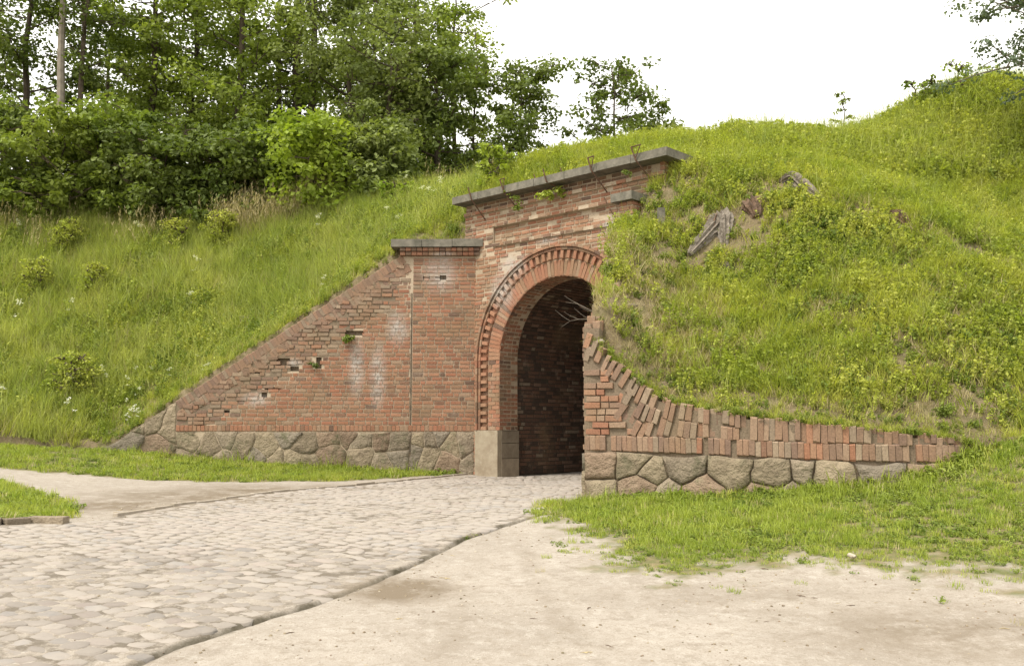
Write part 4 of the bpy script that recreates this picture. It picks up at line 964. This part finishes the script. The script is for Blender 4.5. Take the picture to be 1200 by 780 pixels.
def herb(px, py, Y0, H, rx, lm_, lb, n=700, ls=.10, seed=0, nm='shrub', stem=.012, limbs=10, cl=.14):
    p = on_earth(px, py, Y0, 34); return tree(p[0], p[1], H, (-.1*H, H, rx), lb, lm_, n, ls, BARK, stem, limbs, seed=seed, name=nm, cat=nm.replace('_', ' '), clump=cl, base=p[2]-.03)
herb(990, 164, 18 , 2.0, .42, L_MID, 'small sapling standing alone on the mound skyline', 800, .08, 80, 'sapling')
herb(1125, 118, 19, 1.0, .35, L_LIGHT, 'light shrub on the ridge, left of the highest one', 500, .08, 81)
herb(1165, 106, 19, .9, .5, L_LIGHT, 'bushy light shrub at the top of the right ridge', 700, .09, 82)
herb(1098, 128, 19, .8, .4, L_MID, 'dark-leaved shrub low on the rising right ridge', 500, .09, 83)
herb(1072, 141, 18, 1.1, .2, L_DARK, 'thin sprig with a few big dark leaves on the right ridge', 26, .22, 84, 'sprig', limbs=5)
herb(462, 245, 19, .8, .4, L_LIGHT, 'yellow-green shrub at the top of the left bank near the coping', 900, .1, 85)
herb(577, 214, 20, .9, .4, L_LIGHT, 'light green shrub behind the left end of the cornice', 900, .1, 86)
herb(78, 302, 19, 1.1, .45, G_MOUND, 'bright leafy shrub high in the tall grass of the bank', 4200, .055, 87, limbs=20, cl=.19)
herb(45, 352, 19, 1.15, .4, G_MOUND, 'yellowish shrub on the bank below the bright leafy one', 3200, .055, 88, limbs=20, cl=.19)
herb(262, 294, 19, 1.15, .4, G_MOUND, 'pale shrub on the bank under the dry plumes', 3800, .055, 89, limbs=20, cl=.19)
herb(110, 354, 19, 1.1, .35, G_MOUND, 'fern-like shrub in the middle of the bank', 3000, .055, 90, limbs=20, cl=.19)
herb(85, 462, 18, .95, .5, G_MOUND, 'low broad weed clump with white umbels near the bank foot', 4500, .055, 91, 'weed_clump', limbs=22, cl=.2)
herb(205, 304, 19, 1.2, .4, G_MOUND, 'feathery green shrub left of the pale one on the bank', 3200, .055, 92, limbs=20, cl=.19)
# tree outside the right edge whose branch hangs into the picture
T(1305, 17.5, 6.9, (3.0, 7.4, 2.3), 'blue-green narrow-leaved tree reaching in at the top right corner', L_BLUE, 24000, .085, BARKG, .10, 60, seed=30, clump=.4, base=4.2)
# plants growing out of the walls
def wallplant(c, out, n, sz, lb, mat=G_WEED, seed=0, flat=.5, nm='wall_plant'):
    g = np.random.default_rng(seed); C = np.array([c+out*.05+g.normal(size=3)*sz*.4*np.array([1, .3, 1]) for _ in range(5)]); V, Fq = leaves(C, np.full(5, sz*.6), n, sz*.35, seed)
    link(nm, mesh(nm, V, Fq, mat), label=lb, category='wall plant')
wallplant(at(410, 397, 19.85), W_, 170, .17, 'small green plant rooted in a crack of the left wing wall', G_WEED, 1)
wallplant(at(371, 428, 19.85), W_, 120, .13, 'dark little plant in a brick hole lower on the left wing wall', L_DARK, 2)
wallplant(at(646, 226, 18.2), FN, 220, .22, 'yellow-green fern hanging below the cornice', G_LAWN, 3)
wallplant(at(608, 238, 18.6), FN, 110, .16, 'sparse weed hanging under the left part of the cornice', G_WEED, 4)
wallplant(at(737, 203, 16.6), FN, 110, .12, 'dark moss tuft under the cornice near its right end', L_DARK, 5)
wallplant(at(596, 222, 18.9), FN, 60, .12, 'thin weed trailing over the left iron bracket', G_LAWN, 6)

# ------------------------------------------------------------------ grass and weeds
def blade(mb, b, h, w, lean, az, bend, seg=3):
    d = np.array([math.cos(az), math.sin(az), 0]); s_ = np.array([-d[1], d[0], 0]); V = []
    for i in range(seg+1):
        t = i/seg; c = b+d*(lean*t+bend*t*t)*h+Zv*h*t*(1-.25*bend*t); ww = w*(1-t**1.6)*.5
        if i < seg: V += [c-s_*ww, c+s_*ww]
        else: V += [c]
    Fc = [[2*i, 2*i+1, 2*i+3, 2*i+2] for i in range(seg-1)]+[[2*seg-2, 2*seg-1, 2*seg]]; mb.add(V, Fc)
def tuft(n, h, w, rad_, seed, mat, nm, bend=.5):
    r = random.Random(seed); mb = MB()
    for _ in range(n):
        a = r.uniform(0, 6.28); q = rad_*math.sqrt(r.random()); blade(mb, np.array([q*math.cos(a), q*math.sin(a), 0]), h*r.uniform(.5, 1.15), w*r.uniform(.7, 1.3), r.uniform(0, .35), r.uniform(0, 6.28), r.uniform(0, bend))
    return bpy.data.objects.new(nm, mesh(nm, mb.v, mb.f, mat))
def weed(n, h, ls, rad_, seed, mat, nm, per=7, up=.7):
    r = random.Random(seed); g = np.random.default_rng(seed); mb = MB(); C = []
    for _ in range(n):
        a = r.uniform(0, 6.28); q = rad_*math.sqrt(r.random()); b = np.array([q*math.cos(a), q*math.sin(a), 0]); H = h*r.uniform(.4, 1.1); ln = np.array([r.uniform(-.2, .2), r.uniform(-.2, .2), 1])
        blade(mb, b, H, .008, ln[0]*.5, r.uniform(0, 6), .1)
        for k in range(per): C.append(b+ln*H*(.15+.9*k/per))
    mb2 = np.array(mb.v); V, Fq = leaves(np.array(C), np.full(len(C), ls*.9), len(C)*2, ls, seed, up=up)
    allv = np.r_[mb2, V]; F_ = mb.f+(Fq+len(mb2)).tolist(); return bpy.data.objects.new(nm, mesh(nm, allv, F_, mat))
def umbel(seed, nm):
    r = random.Random(seed); g = np.random.default_rng(seed); mb = MB(); C = []
    for _ in range(3):
        b = np.array([r.uniform(-.1, .1), r.uniform(-.1, .1), 0]); h = r.uniform(.5, .75); blade(mb, b, h, .012, .1, 0, 0); C.append(b+np.array([.1*h, 0, h]))
    V, Fq = leaves(np.array(C), np.full(3, .07), 60, .03, seed, up=2.5); V2 = V.copy(); 
    a = np.array(mb.v); k = len(mb.f); m = mesh(nm, np.r_[a, V], mb.f+(Fq+len(a)).tolist(), [G_WEED, G_WHITE], [0]*k+[1]*len(Fq)); return bpy.data.objects.new(nm, m)
def plume(seed, nm):
    r = random.Random(seed); mb = MB()
    for _ in range(9):
        b = np.array([r.uniform(-.12, .12), r.uniform(-.12, .12), 0]); h = r.uniform(.5, .95); az = r.uniform(0, 6.28); blade(mb, b, h, .008, .15, az, .1); d = np.array([math.cos(az), math.sin(az), 0]); tp = b+d*.25*h+Zv*h*.96
        for _ in range(7): blade(mb, tp-Zv*r.uniform(0, .22), .07, .012, r.uniform(.1, .5), r.uniform(0, 6.28), .3, 2)
    return bpy.data.objects.new(nm, mesh(nm, mb.v, mb.f, G_DRY))
def coll(nm, objs):
    c = bpy.data.collections.new(nm)
    for o in objs: c.objects.link(o)
    return c
LAWN = coll('lawn_kinds', [tuft(34, .075, .006, .09, 1, G_LAWN, 'a0_tuft', .9), tuft(34, .055, .006, .1, 2, G_MOUND, 'a1_tuft', .9), tuft(22, .13, .006, .08, 3, G_LAWN, 'a2_tuft'), weed(11, .045, .028, .09, 4, G_WEED, 'a3_clover', 2, 1.6), tuft(16, .09, .005, .09, 5, G_DRY, 'a4_dry')])
BANKC = coll('bank_kinds', [tuft(34, .46, .010, .16, 11, G_TALL, 'b0_tuft', .9), tuft(34, .34, .010, .15, 12, G_MOUND, 'b1_tuft', .9), tuft(26, .60, .010, .14, 13, G_TALL, 'b2_tuft', .7), weed(12, .36, .042, .16, 14, G_WEED, 'b3_weed', 8), weed(12, .28, .045, .16, 15, G_MOUND, 'b4_weed', 8), tuft(20, .5, .007, .15, 16, G_DRY, 'b5_dry', .7), umbel(17, 'b6_umbel'), plume(18, 'b7_plume')])
MNDC = coll('mound_kinds', [tuft(30, .20, .008, .11, 21, G_MOUND, 'c0_tuft', 1.0), tuft(26, .30, .008, .11, 22, G_MOUND, 'c1_tuft', 1.1), weed(11, .16, .034, .12, 23, G_WEED, 'c2_weed', 7), weed(9, .24, .038, .12, 24, G_MOUND, 'c3_weed', 8), tuft(22, .20, .006, .12, 25, G_DRY, 'c4_dry', 1.3), weed(10, .10, .028, .13, 26, G_WEED, 'c5_weed', 4), tuft(20, .42, .008, .09, 27, G_TALL, 'c6_tuft', .6)])
def gn_tree():
    g = bpy.data.node_groups.new('scatter', 'GeometryNodeTree'); g.interface.new_socket('Geometry', in_out='INPUT', socket_type='NodeSocketGeometry'); g.interface.new_socket('Kinds', in_out='INPUT', socket_type='NodeSocketCollection')
    g.interface.new_socket('Geometry', in_out='OUTPUT', socket_type='NodeSocketGeometry'); gi = g.nodes.new('NodeGroupInput'); go = g.nodes.new('NodeGroupOutput')
    ip = g.nodes.new('GeometryNodeInstanceOnPoints'); ci = g.nodes.new('GeometryNodeCollectionInfo'); ci.inputs['Separate Children'].default_value = True; ci.inputs['Reset Children'].default_value = True
    def A(n, ty): a = g.nodes.new('GeometryNodeInputNamedAttribute'); a.data_type = ty; a.inputs[0].default_value = n; return a.outputs[0]
    e2r = g.nodes.new('FunctionNodeEulerToRotation'); g.links.new(A('rot', 'FLOAT_VECTOR'), e2r.inputs[0]); L_ = g.links.new
    L_(gi.outputs[0], ip.inputs['Points']); L_(gi.outputs[1], ci.inputs[0]); L_(ci.outputs[0], ip.inputs['Instance']); ip.inputs['Pick Instance'].default_value = True
    L_(A('idx', 'INT'), ip.inputs['Instance Index']); L_(e2r.outputs[0], ip.inputs['Rotation']); L_(A('scl', 'FLOAT'), ip.inputs['Scale']); L_(ip.outputs[0], go.inputs[0]); return g
GN = gn_tree()
def scatter(name, P, idx, scl, tilt, kinds, seed=0):
    g = np.random.default_rng(seed); n = len(P); m = bpy.data.meshes.new(name); m.vertices.add(n); m.vertices.foreach_set('co', np.asarray(P, np.float32).ravel())
    a = m.attributes.new('rot', 'FLOAT_VECTOR', 'POINT'); r = np.c_[tilt, g.random(n)*6.283]; a.data.foreach_set('vector', r.astype(np.float32).ravel())
    a = m.attributes.new('idx', 'INT', 'POINT'); a.data.foreach_set('value', np.asarray(idx, np.int32)); a = m.attributes.new('scl', 'FLOAT', 'POINT'); a.data.foreach_set('value', np.asarray(scl, np.float32))
    o = link(name, m, kind='stuff'); md = o.modifiers.new('scatter', 'NODES'); md.node_group = GN; sid = [i.identifier for i in GN.interface.items_tree if i.name == 'Kinds'][0]; md[sid] = kinds; return o
def pick(g, n, w):
    w = np.array(w, float); return g.choice(len(w), n, p=w/w.sum())
def inview(x, y, m=.22): return (np.abs(x) < y*(.5455+m)+.4) & (y > 3)
# lawns
g = np.random.default_rng(5)
n = 205000; x = g.uniform(-14, 15, n); y = g.uniform(5, 23, n); a_, b_, c_ = grassy(x, y, .35); k = (a_ | b_ | c_) & inview(x, y) & ~inpoly(x, y, POLY)
k &= (g.random(n) < .17+.35*(y < 12))
de = segdist(x, y, VR[2:20]+[VR[19]]); edge = np.clip(de/.8, 0, 1); kk = 0; k &= (g.random(n) < np.where(a_, .12+.88*edge, 1)) & (vnoise(x*3, y*3, seed=8)+edge*1.2+(~a_) > .05)
x, y = x[k], y[k]; a_ = a_[k]; hv = fbm(x*.8, y*.8, seed=41); idx = np.where(fbm(x*1.3, y*1.3, seed=43)+g.normal(0, .2, len(x)) > .1, pick(g, len(x), [2, 2, .6, 7, .2]), pick(g, len(x), [4, 4, 1.3, 2, .5])); scl = (1.0+.35*hv+.25*g.random(len(x)))*np.where(a_, np.clip((y-6)/4, .6, 1.1)*(.6+.4*edge[k]), 1.15)
near = np.minimum(segdist(x, y, [tuple(q) for q in WQ[::20]]), segdist(x, y, [(RX0, LY), (XE, LY)])); scl *= 1+.9*np.exp(-near/.16)
scatter('lawn_grass', np.c_[x, y, groundz(x, y)], idx, scl, np.c_[g.normal(0, .1, len(x)), g.normal(0, .1, len(x))], LAWN, 1)
n = 900; x = g.uniform(.2, 8, n); y = g.uniform(5.6, 9, n); d = segdist(x, y, VR[2:20]); k = (d < .8) & (vnoise(x*2.2, y*2.2, seed=88) > -.1) & (g.random(n) < .6*np.exp(-d/.25)+.02); x, y = x[k], y[k]
scatter('stray_grass', np.c_[x, y, groundz(x, y)], pick(g, len(x), [3, 4, 1, 2, 1.5]), .4+.4*g.random(len(x)), np.c_[g.normal(0, .1, len(x)), g.normal(0, .1, len(x))], LAWN, 2)
Q, L = smoothpath(CRACK, 20); u = g.uniform(0, L[-1], 400); x = np.interp(u, L, Q[:, 0])+g.normal(0, .018, 400); y = np.interp(u, L, Q[:, 1])+g.normal(0, .015, 400); k = vnoise(x*1.1, y*1.1, seed=9) > -.1; x, y = x[k], y[k]
scatter('moss_in_the_gap', np.c_[x, y, groundz(x, y)], pick(g, len(x), [0, 3, 0, 4, 3]), .22+.28*g.random(len(x)), np.zeros((len(x), 2)), LAWN, 3)
# slopes: sample in plan, weight by steepness
def slope_pts(x0, x1, y0, y1, n, g):
    x = g.uniform(x0, x1, n); y = g.uniform(y0, y1, n); k = inpoly(x, y, POLY) & inview(x, y, .22); x, y = x[k], y[k]; e = .15
    zx = (earthz(x+e, y)-earthz(x-e, y))/(2*e); zy = (earthz(x, y+e)-earthz(x, y-e))/(2*e); st = np.sqrt(1+zx**2+zy**2); k = g.random(len(x)) < np.minimum(1, st/2.2)
    return x[k], y[k], zx[k], zy[k]
x, y, zx, zy = slope_pts(-23, XS, 20.0, 31.5, 56000, g); n = len(x)
kc = np.zeros(len(x), bool)
for q_ in CLEAR: kc |= (np.abs(x-q_[0]) < .10) & (y-q_[1] > -.22) & (y-q_[1] < .04)
kc &= g.random(len(x)) < .9
x, y, zx, zy = [v[~kc] for v in (x, y, zx, zy)]; n = len(x)
dist = segdist(x, y, [(RX0, 20.1), (RX1, 20.1), (XE, 20.1)]); short = np.clip((dist-.2)/1.6, 0, 1); nn = fbm(x*.5, y*.5, seed=51); nb = fbm(x*.9, y*.9, seed=52)
idx = np.where(nb+g.normal(0, .25, n) > .05, pick(g, n, [1, 2, 1, 5, 5, 0, .04, 0]), pick(g, n, [5, 3, 4, .6, .6, 1.6, .005, .0]))
idx = np.where((short < .5) & (g.random(n) < .8), pick(g, n, [0, 5, 0, 1, 1, .4, 0, 0]), idx)
pl = at(335, 258, 26.4); um = at(110, 455, 20.3); dpl = np.hypot((x-pl[0])/1.9, (y-pl[1])/1.0); idx = np.where((dpl < 1) & (g.random(n) < .5), 7, idx); idx = np.where((y > 26) & (g.random(n) < .14), pick(g, n, [0, 0, 2, 0, 0, 2, 0, .7]), idx)
idx = np.where((np.hypot((x-um[0])/2.4, (y-um[1])/1.4) < 1) & (g.random(n) < .022), 6, idx); scl = (.55+.55*short)*(.8+.5*g.random(n))*(1+.3*nn)
scatter('bank_grass', np.c_[x, y, earthz(x, y)-.02], idx, scl, np.c_[-.25*zy*-1+g.normal(0, .12, n), .25*zx+g.normal(0, .12, n)], BANKC, 4)
x, y, zx, zy = slope_pts(XS, 18, 9.9, 25, 128000, g); n = len(x); st = np.hypot(zx, zy)
kc = np.zeros(len(x), bool)
for q_ in CLEAR: kc |= (np.abs(x-q_[0]) < .10) & (y-q_[1] > -.22) & (y-q_[1] < .04)
kc &= g.random(len(x)) < .9
x, y, zx, zy, st = [v[~kc] for v in (x, y, zx, zy, st)]; n = len(x)
bare = fbm(x*1.6, y*1.6, earthz(x, y)*1.6, seed=61); facey = np.clip((st-.55)/.5, 0, 1)*(y < 16.5); k = ~((bare > .09+.25*(1-facey)) & (g.random(n) < .7*facey)); 
q0 = np.clip(1-np.hypot(x-1.55, y-13.6)/1.5, 0, 1)*(x-.93 < (y-12.3)*.55+.55); k &= ~(g.random(n) < q0*.55)
x, y, zx, zy, facey, bare = [v[k] for v in (x, y, zx, zy, facey, bare)]; n = len(x); nb = fbm(x*1.1, y*1.1, seed=62)
idx = np.where(facey > .5, np.where(nb+g.normal(0, .25, n) > -.02, pick(g, n, [1, .7, 5, 4, .8, 3, 0]), pick(g, n, [4, 2, 2.5, 1.5, 3.0, 2, 0])), pick(g, n, [5, 3, 1.5, 1.5, .3, 1.5, .5]))
back = (y > 18.3) & (x > 5); idx = np.where(back & (g.random(n) < .85), pick(g, n, [0, .6, 4, 6, 0, 0, 2.2]), idx)
idx = np.where((bare > .05) & (facey > .4) & (g.random(n) < .3), 4, idx)
ed = segdist(x, y, POLY[9:16]); idx = np.where(((ed < .3) & (g.random(n) < .35)) | ((np.hypot(x-1.7, y-13.6) < 1.5) & (g.random(n) < .55)), 4, idx); scl = (.75+.5*g.random(n))*np.where(back, 1.5, 1.0)*np.clip(.6+ed*.9, .6, 1)
scatter('mound_grass', np.c_[x, y, earthz(x, y)-.02], idx, scl, np.c_[.25*zy+g.normal(0, .15, n), -.25*zx+g.normal(0, .15, n)], MNDC, 5)
u = g.uniform(.12, UMAX+.25, 620); P = []; tl = []
for q in u:
    p_, T_, O_ = wpt(q); P.append(p_-O_*g.uniform(.02, .30)+Zv*(wtop(q)-.01)); tl.append((-.5*O_[1]*g.random(), .5*O_[0]*g.random()))
scatter('wall_top_grass', np.array(P), pick(g, len(u), [4, 2, 2, 1, 3, 3, 0]), .35+.4*g.random(len(u)), np.array(tl), MNDC, 7)
# loose pebbles and crumbs on the sand
def pebble(seed, nm, mat):
    r = random.Random(seed); V = []; n = 6
    for h, f in ((0, 1), (.5, .8)):
        for k in range(n): a = 6.283*k/n; V.append((f*math.cos(a)*r.uniform(.7, 1.1)*.5, f*math.sin(a)*r.uniform(.7, 1.1)*.5, h*.6))
    V.append((0, 0, .45)); return bpy.data.objects.new(nm, mesh(nm, V, [[i, (i+1) % n, n+(i+1) % n, n+i] for i in range(n)]+[[n+i, n+(i+1) % n, 2*n] for i in range(n)], mat))
def litter(seed, nm):
    r = random.Random(seed); mb = MB(); mb.tube([(-1.6, 0, .15), (-.3, .25, .3), (.8, -.1, .2), (1.7, .3, .12)], [.10, .12, .09, .04], 4); mb.add([(-.4, .3, .15), (.1, .1, .3), (.7, .4, .2), (.2, .8, .12)], [[0, 1, 2, 3]]); return bpy.data.objects.new(nm, mesh(nm, mb.v, mb.f, ROTW if seed == 5 else DRY))
PEB = coll('pebble_kinds', [pebble(1, 'p0', STONE[0]), pebble(2, 'p1', STONE[4]), pebble(3, 'p2', STONE[2]), pebble(4, 'p3', ROCKP), litter(5, 'p4'), litter(6, 'p5')])
n = 16000; x = g.uniform(-5, 6, n); y = g.uniform(4.6, 13, n); k = ~inpoly(x, y, VR) & inview(x, y) & ((vnoise(x*1.2, y*1.2, seed=71) > -.1) | (g.random(n) < .25)) & (~inpoly(x, y, ROAD) | (g.random(n) < .12)); x, y = x[k], y[k]
scatter('pebbles', np.c_[x, y, groundz(x, y)-.001], pick(g, len(x), [3, 3, 2, 2, .5, .6]), .004+.022*g.random(len(x))**5, np.zeros((len(x), 2)), PEB, 6)
